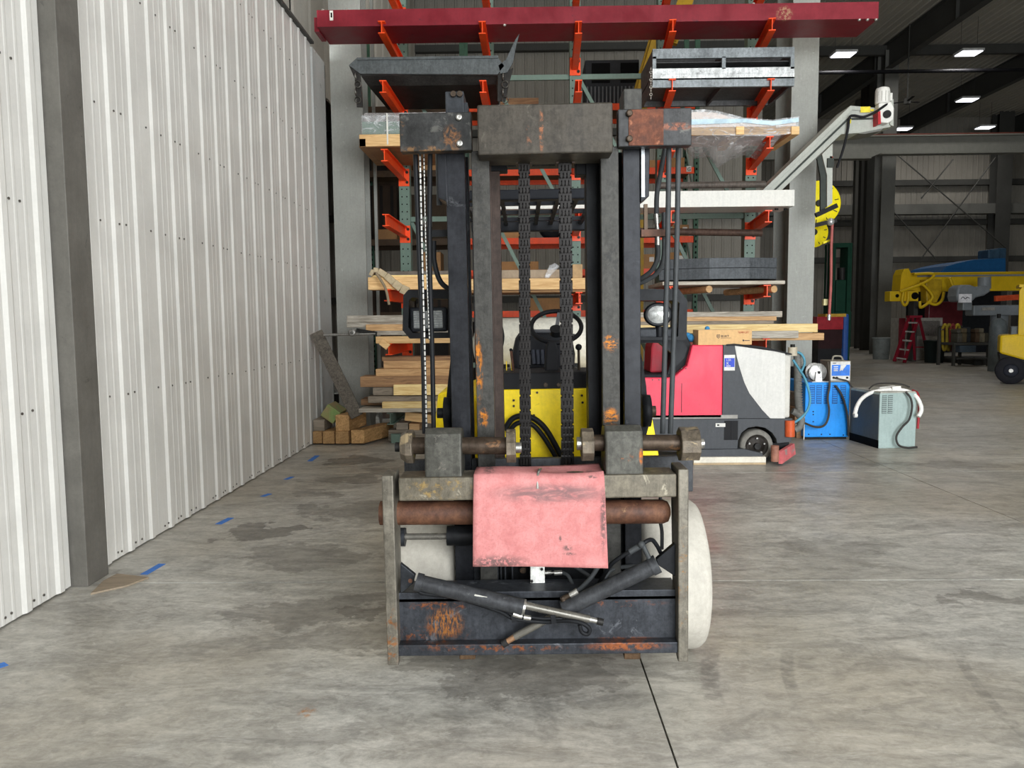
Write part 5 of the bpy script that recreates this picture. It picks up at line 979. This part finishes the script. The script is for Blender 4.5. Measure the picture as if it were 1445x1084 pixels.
for k, (u0, u1, v0, v1) in enumerate(((0, 19, 0, 2.2), (0, 5, 3, 8), (2, 7, 5, 6.5), (7, 9, 3, 9), (9, 13, 6.5, 8.5), (12, 14, 4, 9), (15, 19, 3, 5), (15, 19, 7, 9))):
    a, b = F(669+(u0+u1)/2, 838.5+(u0+u1)/2*.235+(v0+v1)/2, -.062), None; w_ = (u1-u0)*PXM*.92; h_ = (v1-v0)*PXM*.92
    R_m = Matrix.Rotation(.23, 3, 'Y'); lb_.add([a+R_m @ Vector((sx*w_/2, dy, sz*h_/2)) for dy in (0, .004) for sx, sz in ((-1, -1), (1, -1), (1, 1), (-1, 1))], [(0, 1, 2, 3), (4, 5, 6, 7), (0, 1, 5, 4), (1, 2, 6, 5), (2, 3, 7, 6), (3, 0, 4, 7)])
lb_.build('cylinder_decal', M('decal_grey', '#a8a69e', .6), c)
c = MB().cyl(F(925, 797, .0), F(795, 860, .0), .034, 24).build('fork_cylinder', CYL, fk); MB().cyl(F(928, 795.5, .0), F(918, 800.5, .0), .038, 24).build('cylinder_collar', CYL, c)
MB().cyl(F(800, 859, -.0), F(726, 899, .0), .0155, 16).build('piston_rod', CHR, c); MB().cyl(F(727, 898.5, .0), F(716, 905, .0), .0125, 10).build('rod_end', M('rod_rust', '#8a6a50', .4, .6), c); MB().cyl(F(716, 905, .0), F(709, 909, .0), .018, 6).build('rod_nut', BOLT, c)
def hose(pts, r, mt=HOSE, nm='hydraulic_hose'): return MB().tube([F(*p) for p in pts], r, 10).build(nm, mt, fk)
hose([(590, 834, -.03), (600, 838, -.03), (640, 843, -.03), (675, 853, -.03), (705, 863, -.03), (724, 873, -.04), (745, 876, -.04), (772, 878, -.04), (800, 876, -.06), (822, 880, -.07), (832, 888, -.07), (829, 895, -.07), (821, 892, -.07), (818, 882, -.07)], .0085)
hose([(748, 871, -.05), (765, 873, -.05), (785, 873, -.05), (805, 874, -.05), (818, 878, -.06)], .006)
for a, b, r in (((724, 866), (731, 868.5), .012), ((731, 869), (737, 870), .010), ((739, 871), (749, 872.5), .011)): MB().cyl(F(*a, -.05), F(*b, -.05), r, 8).build('hose_fitting', FIT, fk)
for px, py in ((725, 872), (781, 874)): MB().beam(F(px-1, py-6, -.055), F(px+1, py+6, -.055), .02, .006, (0, 1, 0)).build('cable_tie', HOSE, fk)
v = MB().fbox(748, 796, 769, 827.5, .15, .25).build('valve_block', M('valve_white', '#d4d3cd', .4, .2, .08, 14), fk, .004)
for a, b in ((764.5, 803), (750.5, 820)): q = F(a, b, .15); MB().cyl(q-Vector((0, .008, 0)), q, .006, 8).build('socket_screw', BOLT, v)
MB().fbox(748, 827, 769, 838, .16, .26).build('valve_mount', RUST, fk); q = F(738, 801, .3); MB().cyl(q-Vector((0, .04, 0)), q, .014, 12).build('plate_bolt', SHF, fk)
for x0, x1, r in ((769, 778, .009), (778, 782, .005), (782, 793, .011)): MB().cyl(F(x0, 808.5, .2), F(x1, 808, .2), r, 10).build('hose_fitting', FIT, fk)
hose([(793, 808, .2), (801, 812, .18), (808, 825, .14), (812, 835, .08)], .008, HOSEG)
hose([(844, 800, .1), (834, 815, .1), (822, 828, .06), (812, 836, .03)], .010, HOSEG)
MB().cyl(F(815, 834, .0), F(804, 840, .0), .013, 10).build('hose_fitting', FIT, fk); MB().cyl(F(804, 840, .0), F(794, 845, .0), .011, 8).build('hose_elbow', SHF, fk); MB().cyl(F(793, 843, .0), F(798, 853, .0), .011, 8).build('hose_elbow', SHF, fk)
hose([(844, 826, .15), (852, 812, .1), (862, 797, .05), (876, 786, .03), (890, 778, .02), (905, 770, .02)], .009); MB().cyl(F(888, 779, .02), F(904, 770, .02), .013, 10).build('hose_fitting', HOSEG, fk)
hose([(905, 770, .02), (912, 764, .02), (920, 762, .04), (927, 770, .06), (932, 780, .08)], .009); MB().cyl(F(907, 769, .01), F(916, 788, .0), .010, 10).build('hose_fitting', HOSEG, fk); MB().ball(F(905, 768.5, .01), .016, 10).build('hose_elbow', HOSEG, fk)
hose([(932, 700, .25), (931, 730, .22), (934, 750, .2), (934, 775, .15)], .008, HOSEG); hose([(812, 800, .25), (830, 812, .22), (846, 822, .2), (862, 805, .22), (880, 800, .25), (900, 798, .28)], .009, HOSEG)
# --- pink rubber mat hung over the carriage bar
bm_v, bm_f = [], []; NX, NV = 26, 34
top = F(760, 675, 0).z
for side_ in (0, 1):
    for j in range(NV+1):
        t_ = j/NV
        for i in range(NX+1):
            s_ = i/NX; xl = F(670+2*(1-t_)-3*t_, 740, 0).x; xr = F(851+5*t_, 740, 0).x; x = xl+(xr-xl)*s_
            hz = F(760, 799+4*s_, -.03).z
            L1 = .17; tt = t_*(L1+top-hz)
            if tt < L1: y = .16-tt; z = top+.012+.016*math.sin(s_*5+.5)*math.sin(tt/L1*3.1)+.02*(s_-.3)**2
            else:
                k = tt-L1; y = -.012-.022*min(1, k/.08)-.008*math.sin(s_*4+k*9)*min(1, k/.15); z = top+.004-k
                if k < .03: z += .004
            off = -.006 if side_ == 0 else .004
            bm_v.append((x, y+off*(1 if tt >= L1 else .2), z+(.006 if tt < L1 and side_ == 0 else 0)))
for sd in (0, 1):
    o_ = sd*(NX+1)*(NV+1)
    for j in range(NV):
        for i in range(NX):
            a = o_+j*(NX+1)+i; bm_f.append((a, a+1, a+NX+2, a+NX+1))
N1 = (NX+1)*(NV+1)
for j in range(NV):
    for i in (0, NX): a = j*(NX+1)+i; bm_f.append((a, a+NX+1, a+NX+1+N1, a+N1))
for i in range(NX):
    for j in (0, NV): a = j*(NX+1)+i; bm_f.append((a, a+1, a+1+N1, a+N1))
mt = NT('mat_pink'); co = mt.n('ShaderNodeTexCoord').outputs['Object']
nz = mt.noise(co, 14, 7, .75, .5); out_ = mt.mix(mt.rng(nz, .3, .7), lin('#a66361'), lin('#b97b78'))
fn_ = mt.noise(co, 120, 4, .8); out_ = mt.mix(mt.rng(fn_, .48, .66, 0, .45), out_, lin('#8d5556')); ln_ = mt.noise(co, 6, 6, .8, .6, vec=(9, 1, 1)); out_ = mt.mix(mt.rng(ln_, .5, .7, 0, .35), out_, lin('#a05e5e'))
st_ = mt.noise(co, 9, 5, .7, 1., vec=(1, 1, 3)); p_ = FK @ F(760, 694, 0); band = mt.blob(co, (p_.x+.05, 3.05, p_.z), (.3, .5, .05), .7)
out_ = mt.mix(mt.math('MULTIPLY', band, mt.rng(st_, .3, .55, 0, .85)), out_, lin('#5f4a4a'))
for px, py, hx, hy in ((800, 770, 9, 6), (803, 778, 12, 3), (790, 757, 3, 6), (835, 672, 10, 3), (690, 665, 12, 5), (700, 790, 60, 14), (850, 730, 6, 60)):
    q = FK @ F(px, py, 0); out_ = mt.mix(mt.math('MULTIPLY', mt.blob(co, (q.x, 3.05, q.z), (hx*PXM, .5, hy*PXM), .8), mt.rng(mt.noise(co, 60, 4, .7), .38, .52, 0, .9)), out_, lin('#54413f'))
mt.l(out_, mt.b.inputs['Base Color']); mt.b.inputs['Roughness'].default_value = .8; bn = mt.n('ShaderNodeBump'); bn.inputs['Strength'].default_value = .35; bn.inputs['Distance'].default_value = .004; mt.l(fn_, bn.inputs['Height']); mt.l(bn.outputs[0], mt.b.inputs['Normal'])
pm = MB().add([FK @ Vector(q) for q in bm_v], bm_f, True)
pad = thing('rubber_mat', 'scuffed pink rubber mat hung over the carriage bar of the lift truck', 'mat')
pm.build('mat_sheet', mt.m, pad); q = FK @ F(761, 676, .02)
MB().tube([q+Vector((-.008, -.05, -.03)), q+Vector((-.008, -.03, .01)), q+Vector((0, 0, .035)), q+Vector((.008, .05, .03))], .006, 8).build('tie_wire', FIT, pad)
# --- mast
hd = MB().fbox(673, 148, 865, 215, .1, .32).build('mast_crosshead', HEAD, fk, .006)
MB().fbox(563, 160, 666, 212, .18, .24).build('mast_side_plate', SIDEL, fk, .004); MB().fbox(872, 154, 976, 205, .185, .24).build('mast_side_plate', SIDER, fk, .004)
RPL = M('plate_rust', '#6b4130', .75, .1, .3, 22, col2='#45291f', wear=('#8a5a44', .0, 30), bump=.3, bscale=60)
MB().fbox(887, 154.6, 936.5, 204.4, .18, .19).build('rusted_plate', RPL, fk, .002)
for a, b, mt_ in ((648, 166, FIT), (649, 203, FIT), (888, 160, SHF), (888, 196, SHF)):
    q = F(a, b, .178); MB().lathe([(.005, -.012), (.012, -.014), (.014, -.006), (.014, 0)], q, 'Y', 14).build('plate_bolt', mt_, fk)
tl = MB().fbox(628, 129, 655, 162, .25, .4).build('mast_top_block', BLK, fk, .004); MB().fbox(880, 125, 906, 156, .25, .4).build('mast_top_block', RAIL, fk, .004); MB().fbox(655, 145, 660, 160, .26, .36).build('mast_top_tab', BLK, fk)
for a in (640, 649): q = F(a, 133.5, .25); MB().cyl(q-Vector((0, .015, 0)), q, .012, 12).build('block_bolt', SHF, tl)
def rail(x0, x1, d0, d1, y0, y1, inner, mt_, web):
    z0, z1 = F(700, y1, d0).z, F(700, y0, d0).z; a, b = F(x0, 410, d0).x, F(x1, 410, d0).x; tf = .03
    m = MB(); m.box(a, b, d0, d0+tf, z0, z1)
    o = m.build('mast_rail', mt_, fk, .003); xm = (a+b)/2; xw = xm if inner else (a if x0 < 738 else b-.025)
    MB().box(xw-.014 if inner else xw, xw+.014 if inner else xw+.025, d0+tf, d1-tf, z0, z1).build('rail_web', web, o); MB().box(a, b, d1-tf, d1, z0, z1).build('rail_rear_flange', web, o); return o
rail(669, 694, .22, .42, 212, 860, True, RAIL, RAILB); rail(849, 874, .22, .42, 210, 860, True, RAIL, BLK2)
rail(633, 660, .27, .52, 205, 860, False, RAILO, RAILO); rail(880, 904, .27, .52, 203, 860, False, RAILO, RAILO)
z0, z1 = F(700, 860, .45).z, F(700, 214, .45).z
MB().box(F(696, 410, .43).x, F(708, 410, .43).x, .43, .5, z0, z1).build('inner_mast_strip', RAILB, fk); MB().box(F(829, 410, .4).x, F(849, 410, .4).x, .4, .52, z0, z1).build('inner_mast_strip', BLK2, fk)
MB().prism([(F(617, 213, .26).x, F(617, 213, .26).z), (F(629, 213, .26).x, F(629, 213, .26).z), (F(632, 292, .26).x, F(632, 292, .26).z), (F(629, 284, .26).x, F(629, 284, .26).z), (F(618, 279, .26).x, F(618, 279, .26).z)], .26, .4).build('mast_gusset', RAILO, fk, .003)
MB().prism([(F(904, 207, .26).x, F(904, 207, .26).z), (F(917, 207, .26).x, F(917, 207, .26).z), (F(916, 277, .26).x, F(916, 277, .26).z), (F(904, 286, .26).x, F(904, 286, .26).z)], .26, .4).build('mast_gusset', RAILO, fk, .003)
MB().fbox(905, 207, 910, 278, .255, .27).build('wear_strip', M('wear_metal', '#8c8f92', .4, .6, .3, 30), fk)
for x0, x1 in ((690, 716), (812, 850)): MB().fbox(x0, 214, x1, 241 if x0 < 700 else 246, .42, .5).build('mast_corner', BLK2, fk, .004)
MB().fbox(690, 225, 850, 233, .5, .56).build('mast_tie_bar', M('tie_bar', '#3b3a37', .5, .2), fk)
# --- leaf chains, every link a piece
CHN = M('chain_leaf', '#1b1918', .35, .4, .25, 12, wear=('#5a5752', -.06, 60)); PINM = M('chain_pin', '#8d8a84', .3, .7, .2, 20)
PIT = .0315
def plate(m, x, th):
    pts = []
    for k in range(10):
        a = 2*math.pi*k/10; pts.append((math.cos(a)*.0125, math.sin(a)*.0125+(PIT*.5 if math.sin(a) >= 0 else -PIT*.5)))
    m.prismx(pts, x-th/2, x+th/2)
def link_mesh(w, odd):
    m = MB(); xs = [-.4, -.135, .135, .4] if not odd else [-.28, 0, .28]
    for q in xs: plate(m, q*w, w*.19)
    m.cyl((-w*.5, 0, PIT*.5), (w*.5, 0, PIT*.5), .0055, 6); m.box(-w*.42, w*.42, .003, .009, -PIT*.52, PIT*.52); return m.mesh('chain_link', CHN)
for x_top, x_bot, w_, y0, y1 in ((739.5, 741.5, .05, 226, 649), (797, 801, .056, 226, 649)):
    ch = bpy.data.objects.new('lift_chain', None); COL.objects.link(ch); ch.parent = fk
    L0, L1 = link_mesh(w_, 0), link_mesh(w_, 1); a, b = F(x_top, y0, .3), F(x_bot, y1, .3); n_ = int((a-b).length/PIT)
    for k in range(n_+1): q = a.lerp(b, k/n_); inst('chain_link', L0 if k % 2 else L1, (q.x, .3, q.z), ch)
    an = MB(); an.box(a.x-w_*.7, a.x-w_*.5, .26, .34, a.z-.02, a.z+.06); an.box(a.x+w_*.5, a.x+w_*.7, .26, .34, a.z-.02, a.z+.06); an.box(a.x-.03, a.x+.03, .27, .33, a.z+.02, a.z+.07); an.build('chain_anchor', RAILB, ch)
# --- mast hoses
SPI = M('hose_spiral', '#9a9892', .35, .5)
for pts, r, mt_, nm in (([(586, 213, .3), (591, 350, .3), (597, 500, .3), (599, 612, .3)], .0105, HOSE, 'lift_hose'), ([(607, 213, .3), (606, 350, .3), (610, 500, .3), (612, 610, .3)], .0105, HOSE, 'lift_hose'), ([(944, 206, .3), (942, 350, .3), (938, 500, .3), (935, 612, .3)], .0115, HOSEG, 'lift_hose'), ([(957.5, 206, .3), (955, 350, .3), (950, 500, .3), (946, 612, .3)], .0115, HOSEG, 'lift_hose'),
                        ([(592.5, 213, .285), (595.5, 350, .285), (599.5, 500, .285), (602, 612, .285)], .0046, SPI, 'sleeve_wire'), ([(598, 213, .29), (601, 350, .29), (606, 480, .29)], .003, SPI, 'sleeve_wire'), ([(618, 213, .45), (620, 290, .45)], .012, HOSEG, 'lift_hose'), ([(612, 340, .45), (613, 370, .45), (622, 398, .45), (640, 412, .45)], .0115, HOSE, 'lift_hose'),
                        ([(939, 206, .4), (932, 245, .4), (927, 275, .4), (926.5, 302, .4)], .011, HOSEG, 'lift_hose'), ([(928, 345, .4), (928.5, 362, .4), (921, 380, .42), (908, 391, .45), (895, 397, .5)], .011, HOSEG, 'lift_hose'), ([(937, 300, .42), (937, 360, .42), (928, 384, .44), (912, 396, .46), (896, 402, .5)], .011, HOSEG, 'lift_hose'),
                        ([(691, 440, .55), (702, 452, .55), (708, 472, .55), (706, 490, .55), (700, 510, .55), (697, 525, .55)], .0125, HOSE, 'lift_hose'), ([(712, 607, .75), (722, 592, .75), (735, 587, .75), (752, 590, .75), (768, 603, .75), (782, 625, .75), (795, 650, .75)], .014, HOSE, 'tilt_hose'), ([(718, 612, .74), (726, 600, .74), (738, 596, .74), (752, 600, .74), (765, 614, .74), (778, 634, .74), (788, 652, .74)], .012, HOSE, 'tilt_hose')):
    o = MB().tube([F(*p) for p in pts], r, 8).build(nm, mt_, fk)
    if nm == 'sleeve_wire':
        m = MB(); nseg = 100
        for k in range(nseg):
            t_ = (k+.5)/nseg*(len(pts)-1); i_ = min(int(t_), len(pts)-2); q = F(*pts[i_]).lerp(F(*pts[i_+1]), t_-i_)
            if k % 2: m.cyl(q-Vector((0, 0, .003)), q+Vector((0, 0, .003)), r*1.03, 8)
        oo = m.build('sleeve_rings', HOSE, o); oo['kind'] = 'stuff'
for a, b, r in (((926, 302), (927, 316), .013), ((927, 316), (928, 324), .009), ((928, 334), (928, 346), .012), ((594, 306), (594, 320), .012), ((606, 306), (606, 320), .012)): MB().cyl(F(*a, .4), F(*b, .4), r, 10).build('hose_fitting', FIT, fk)
MB().fbox(905, 324, 946, 333, .38, .44).build('hose_bracket', RUST, fk); MB().fbox(909, 288, 914, 325, .4, .42).build('hose_bracket', M('bracket_brown', '#5d4c3c', .6), fk); MB().fbox(590, 325, 634, 334, .42, .48).build('hose_bracket', BLK2, fk)
# --- work lamps in their guards
def ring(outer, inner, d0, d1, mt_, nm):
    n_ = len(outer); m = MB(); vs = []
    for d in (d0, d1):
        for lst in (outer, inner): vs += [F(*p, d0)*1 for p in lst]
        for k in range(2*n_): vs[-1-k] = Vector((vs[-1-k].x, d, vs[-1-k].z))
    fs = []
    for k in range(n_):
        j = (k+1) % n_; fs += [(k, j, n_+j, n_+k), (2*n_+k, 3*n_+k, 3*n_+j, 2*n_+j), (k, 2*n_+k, 2*n_+j, j), (n_+k, n_+j, 3*n_+j, 3*n_+k)]
    return m.add(vs, fs).build(nm, mt_, fk)
ring([(569, 417), (576, 409), (640, 409), (640, 477), (578, 478), (568, 466)], [(577, 424), (581, 420), (632, 422), (632, 470), (582, 470), (576, 462)], .75, .95, BLK2, 'lamp_guard')
lo = MB().fbox(578, 434, 631, 468, .8, .9).build('work_lamp', BLK, fk, .012); LENS = M('lamp_glass', '#a9aca8', .12, .3, .25, 60)
MB().fbox(583, 439, 625, 463, .79, .8).build('lamp_lens', LENS, lo, .004); m = MB()
for k in range(12): m.fbox(583.5+k*3.5, 439.5, 584+k*3.5, 462.5, .786, .79)
for k in range(7): m.fbox(583.5, 441+k*3.4, 624.5, 441.5+k*3.4, .786, .79)
m.build('lens_grid', M('grid_grey', '#73767a', .3), lo); MB().cyl(F(605, 468, .85), F(605, 478, .85), .015, 8).build('lamp_stem', BLK2, lo)
ring([(888, 408), (958, 408), (970, 424), (969, 478), (966, 480), (888, 480)], [(894, 424), (955, 424), (959, 428), (957, 474), (955, 476), (894, 476)], .75, .97, BLK2, 'lamp_guard')
q = F(928.5, 444, .8); ro = MB().lathe([(.02, .08), (.055, .06), (.066, .01), (.066, -.005), (.058, -.01)], (0, 0, 0), 'Y', 26); ro.v = [Vector((v.x*1.08, v.y, v.z*.92))+q for v in ro.v]; ro = ro.build('work_lamp', BLK2, fk)
rl = MB().lathe([(.002, -.028), (.03, -.024), (.05, -.012), (.056, .0)], (0, 0, 0), 'Y', 26); rl.v = [Vector((v.x*1.06, v.y, v.z*.86))+q for v in rl.v]; rl.build('lamp_lens', M('lamp_glass_clear', '#cfd0cc', .1, .4, .3, 30), ro); MB().cyl(F(930, 461, .83), F(930, 478, .83), .02, 10).build('lamp_stem', BLK2, ro)
MB().fbox(900, 463, 960, 479, .82, 1.0).build('lamp_bracket', BLK, fk, .01)
MB().prism([(F(x, y, .85).x, F(x, y, .85).z) for x, y in ((904, 480), (962, 480), (970, 492), (966, 505), (951, 520), (950, 500), (930, 484), (904, 484))], .85, .9).build('lamp_bracket', BLK2, fk)
# --- tyres, axle, body
TW = M('tire_white', '#aaa59a', .75, 0, .08, 8, wear=('#8a8478', -.1, 18), bump=.2)
RT = .355
for x0, x1 in ((F(553, 800, .4).x, F(644, 800, .35).x), (F(906, 800, .35).x, F(996.5, 800, .45).x)):
    L = x1-x0; tr = MB().lathe([(RT*.62, .01), (RT*.82, .0), (RT*.94, .012), (RT*.99, .035), (RT, .06), (RT, L-.06), (RT*.99, L-.035), (RT*.94, L-.012), (RT*.82, L), (RT*.62, L-.01)], (x0, .62, RT), 'X', 56, ring=True).build('drive_tire', TW, fk)
    MB().lathe([(RT*.1, .02), (RT*.62, .02), (RT*.62, L-.02), (RT*.1, L-.02)], (x0, .62, RT), 'X', 32).build('drive_wheel', YEL_, tr)
BXC = .13
MB().cyl((BXC-.45, .62, RT), (BXC+.42, .62, RT), .14, 20).build('drive_axle', BLK2, fk)
cow = MB().fbox(704, 550.5, 842, 652, .8, .86).build('front_cowl', YEL_, fk, .004)
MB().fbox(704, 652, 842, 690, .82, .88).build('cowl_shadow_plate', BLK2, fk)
for px, py in ((725, 565), (725, 573), (753.5, 586), (821, 558), (822, 568), (758, 554)): q = F(px, py, .8); MB().cyl(q-Vector((0, .008, 0)), q, .006, 8).build('cowl_screw', SHF, cow)
MB().fbox(700, 527, 846, 551, .83, 1.2).build('dashboard', M('dash_black', '#1d1d1f', .55), fk, .01); q = F(770, 543, .83); MB().cyl(q-Vector((0, .006, 0)), q, .011, 12).build('dash_screw', SHF, fk); q = F(788, 543, .83); MB().cyl(q-Vector((0, .006, 0)), q, .009, 12).build('dash_screw', SHF, fk)
for pts in ([(612, 612), (618, 556), (631, 552), (640, 552), (640, 656), (608, 656)], [(905, 560), (914, 560), (919, 580), (932, 656), (898, 656), (898, 552)]):
    MB().prism([(F(a, b, 1.0).x, F(a, b, 1.0).z) for a, b in pts], 1.0, 2.4).build('fender', YEL_, fk, .01)
bx0, bx1 = BXC-.52, BXC+.5
MB().box(bx0+.05, bx1-.05, .88, 2.6, .22, .72).build('chassis', BLK2, fk, .02); MB().box(bx0+.02, bx1-.02, 1.4, 2.7, .72, F(770, 545, 1.4).z-.05).build('engine_hood', YEL_, fk, .03)
cw = [(bx0, 2.55), (bx1, 2.55), (bx1, 3.0), (bx1-.15, 3.2), (bx0+.15, 3.2), (bx0, 3.0)]; MB().prismz(cw, .2, 1.12).build('counterweight', YEL_, fk, .04)
for sx in (bx0+.12, bx1-.34): MB().lathe([(.12, .0), (.22, .0), (.235, .03), (.235, .19), (.22, .22), (.12, .22)], (sx, 2.45, .235), 'X', 32, ring=True).build('steer_tire', RUB, fk)
SEAT = M('seat_black', '#1b1c20', .4)
MB().prism([(F(a, b, 1.75).x, F(a, b, 1.75).z) for a, b in ((724, 545), (722, 500), (727, 478), (735, 466), (800, 466), (808, 478), (812, 500), (810, 545))], 1.75, 1.9).build('seat_back', SEAT, fk, .03)
m = MB()
for k in range(4): m.cyl(F(752+k*6.5, 494, 1.74), F(754+k*6, 514, 1.72), .013, 8)
m.build('seat_ribs', M('seat_rib', '#3c3f48', .35), fk); q = F(766, 530, 1.3); MB().box(q.x-.25, q.x+.25, 1.3, 1.8, q.z-.16, q.z+.02).build('seat_cushion', SEAT, fk, .04)
# steering
q = F(785, 461, 1.12); nrm_ = Vector((0, -.62, .78)).normalized(); u_ = Vector((1, 0, 0)); v_ = nrm_.cross(u_)
ringp = [q+(u_*math.cos(a)+v_*math.sin(a))*.135 for a in [2*math.pi*k/40 for k in range(41)]]
sw = MB().tube(ringp, .0125, 8, 1).build('steering_wheel', M('wheel_black', '#17171a', .45), fk)
for a in (1.4, 3.4, 5.6): MB().beam(q-nrm_*.03, q+(u_*math.cos(a)+v_*math.sin(a))*.133, .02, .008, nrm_).build('wheel_spoke', M('spoke_grey', '#55565a', .4), sw)
MB().cyl(q-nrm_*.05, q-nrm_*.015, .035, 16).build('wheel_hub', BLK2, sw)
MB().prism([(F(a, b, 1.05).x, F(a, b, 1.05).z) for a, b in ((768, 530), (770, 490), (773, 481), (784, 481), (788, 492), (788, 530))], 1.0, 1.12).build('steering_column', M('dash_black', '#1d1d1f', .55), fk, .01)
for x, y, xb in ((816.5, 490, 818), (721, 494, 725)):
    MB().tube([F(xb, 549, 1.0), F(xb-1, 520, 1.0), F(x, y, 1.0)], .007, 8).build('control_lever', SHF if x > 800 else RUST, fk); MB().ball(F(x, y, 1.0), .0175 if x > 800 else .009, 12).build('lever_knob', BLK2, fk)
for a in (714, 721): MB().fbox(a, 510, a+2, 552, 1.05, 1.07).build('side_edge', YEL_, fk)
# LPG bottle on the counterweight
lp = M('lpg_white', '#c6c2b6', .5, 0, .1, 20, wear=('#9a958a', .0, 40), bump=.1); q = F(770, 486, 2.85)
MB().lathe([(.05, -.5), (.14, -.48), (.19, -.43), (.205, -.36), (.205, .36), (.19, .43), (.14, .48), (.05, .5)], (BXC, 2.85, q.z), 'X', 32).build('lpg_bottle', lp, fk); MB().box(BXC-.3, BXC-.22, 2.7, 3.0, 1.1, q.z-.1).build('bottle_cradle', BLK2, fk); MB().box(BXC+.22, BXC+.3, 2.7, 3.0, 1.1, q.z-.1).build('bottle_cradle', BLK2, fk)
# overhead guard
zg = F(770, 275, 1.25).z; hh = F(770, 268, 1.25).z-F(770, 283, 1.25).z
gx0, gx1 = BXC-.48, BXC+.46
GRD = M('guard_black', '#1b1d22', .45)
MB().box(gx0, gx1, 1.22, 1.3, zg-hh/2, zg+hh/2).build('guard_front_bar', GRD, fk, .008); MB().box(gx0, gx1, 2.62, 2.7, zg-.04, zg+.03).build('guard_rear_bar', GRD, fk, .008)
for k in range(9): x = gx0+.04+k*(gx1-gx0-.08)/8; MB().box(x-.012, x+.012, 1.3, 2.62, zg+.0, zg+.03).build('guard_roof_bar', GRD, fk)
for yy in (1.62, 2.0, 2.35): MB().box(gx0, gx1, yy, yy+.03, zg+.0, zg+.025).build('guard_cross_bar', GRD, fk)
for x in (F(652, 400, 1.25).x, F(884, 400, 1.25).x): MB().beam((x, 1.26, zg), (x, 1.1, .9), .06, .06).build('guard_front_leg', GRD, fk); MB().beam((x, 2.66, zg), (x, 2.66, 1.0), .05, .05).build('guard_rear_leg', GRD, fk)
for x0, x1, y in ((626, 640, 583), (905, 917, 580)):
    MB().lathe([(.03, 0), (.075, .004), (.075, F(x1, y, .5).x-F(x0, y, .5).x), (.03, F(x1, y, .5).x-F(x0, y, .5).x)], F(x0, y, .5), 'X', 20).build('mast_pivot', BLK2, fk)
MB().cyl(F(917, 580, .5), F(925, 580, .5), .024, 10).build('pivot_bolt', SHF, fk); MB().cyl(F(617, 583, .5), F(626, 583, .5), .024, 10).build('pivot_bolt', BLK2, fk)
MB().prism([(F(a, b, .55).x, F(a, b, .55).z) for a, b in ((905, 500), (912, 545), (916, 600), (905, 640))], .55, .7).build('pivot_arm', BLK2, fk); MB().prism([(F(a, b, .55).x, F(a, b, .55).z) for a, b in ((640, 470), (632, 540), (626, 600), (640, 640))], .55, .7).build('pivot_arm', BLK2, fk)

# ------------------------------------------------------------------ put every Empty at the base of its thing
bpy.context.view_layer.update()
for r in ROOTS:
    pts = []
    for ch in r.children:
        if ch.type == 'MESH': pts += [ch.location+Vector(c) for c in ch.bound_box]
    if not pts: continue
    base = Vector(((min(p.x for p in pts)+max(p.x for p in pts))/2, (min(p.y for p in pts)+max(p.y for p in pts))/2, min(p.z for p in pts)))
    r.location = base
    for ch in r.children: ch.location = ch.location-base

# the far lift truck stands turned toward the camera's right
pv = PZ(1424.5, 541); Rz = Matrix.Rotation(-.5, 3, 'Z'); d_ = ff.location-pv; d_.z = 0
zz = ff.location.z; ff.location = pv+Rz @ d_+Vector((.32, 0, 0)); ff.location.z = zz; ff.rotation_euler.z = -.5
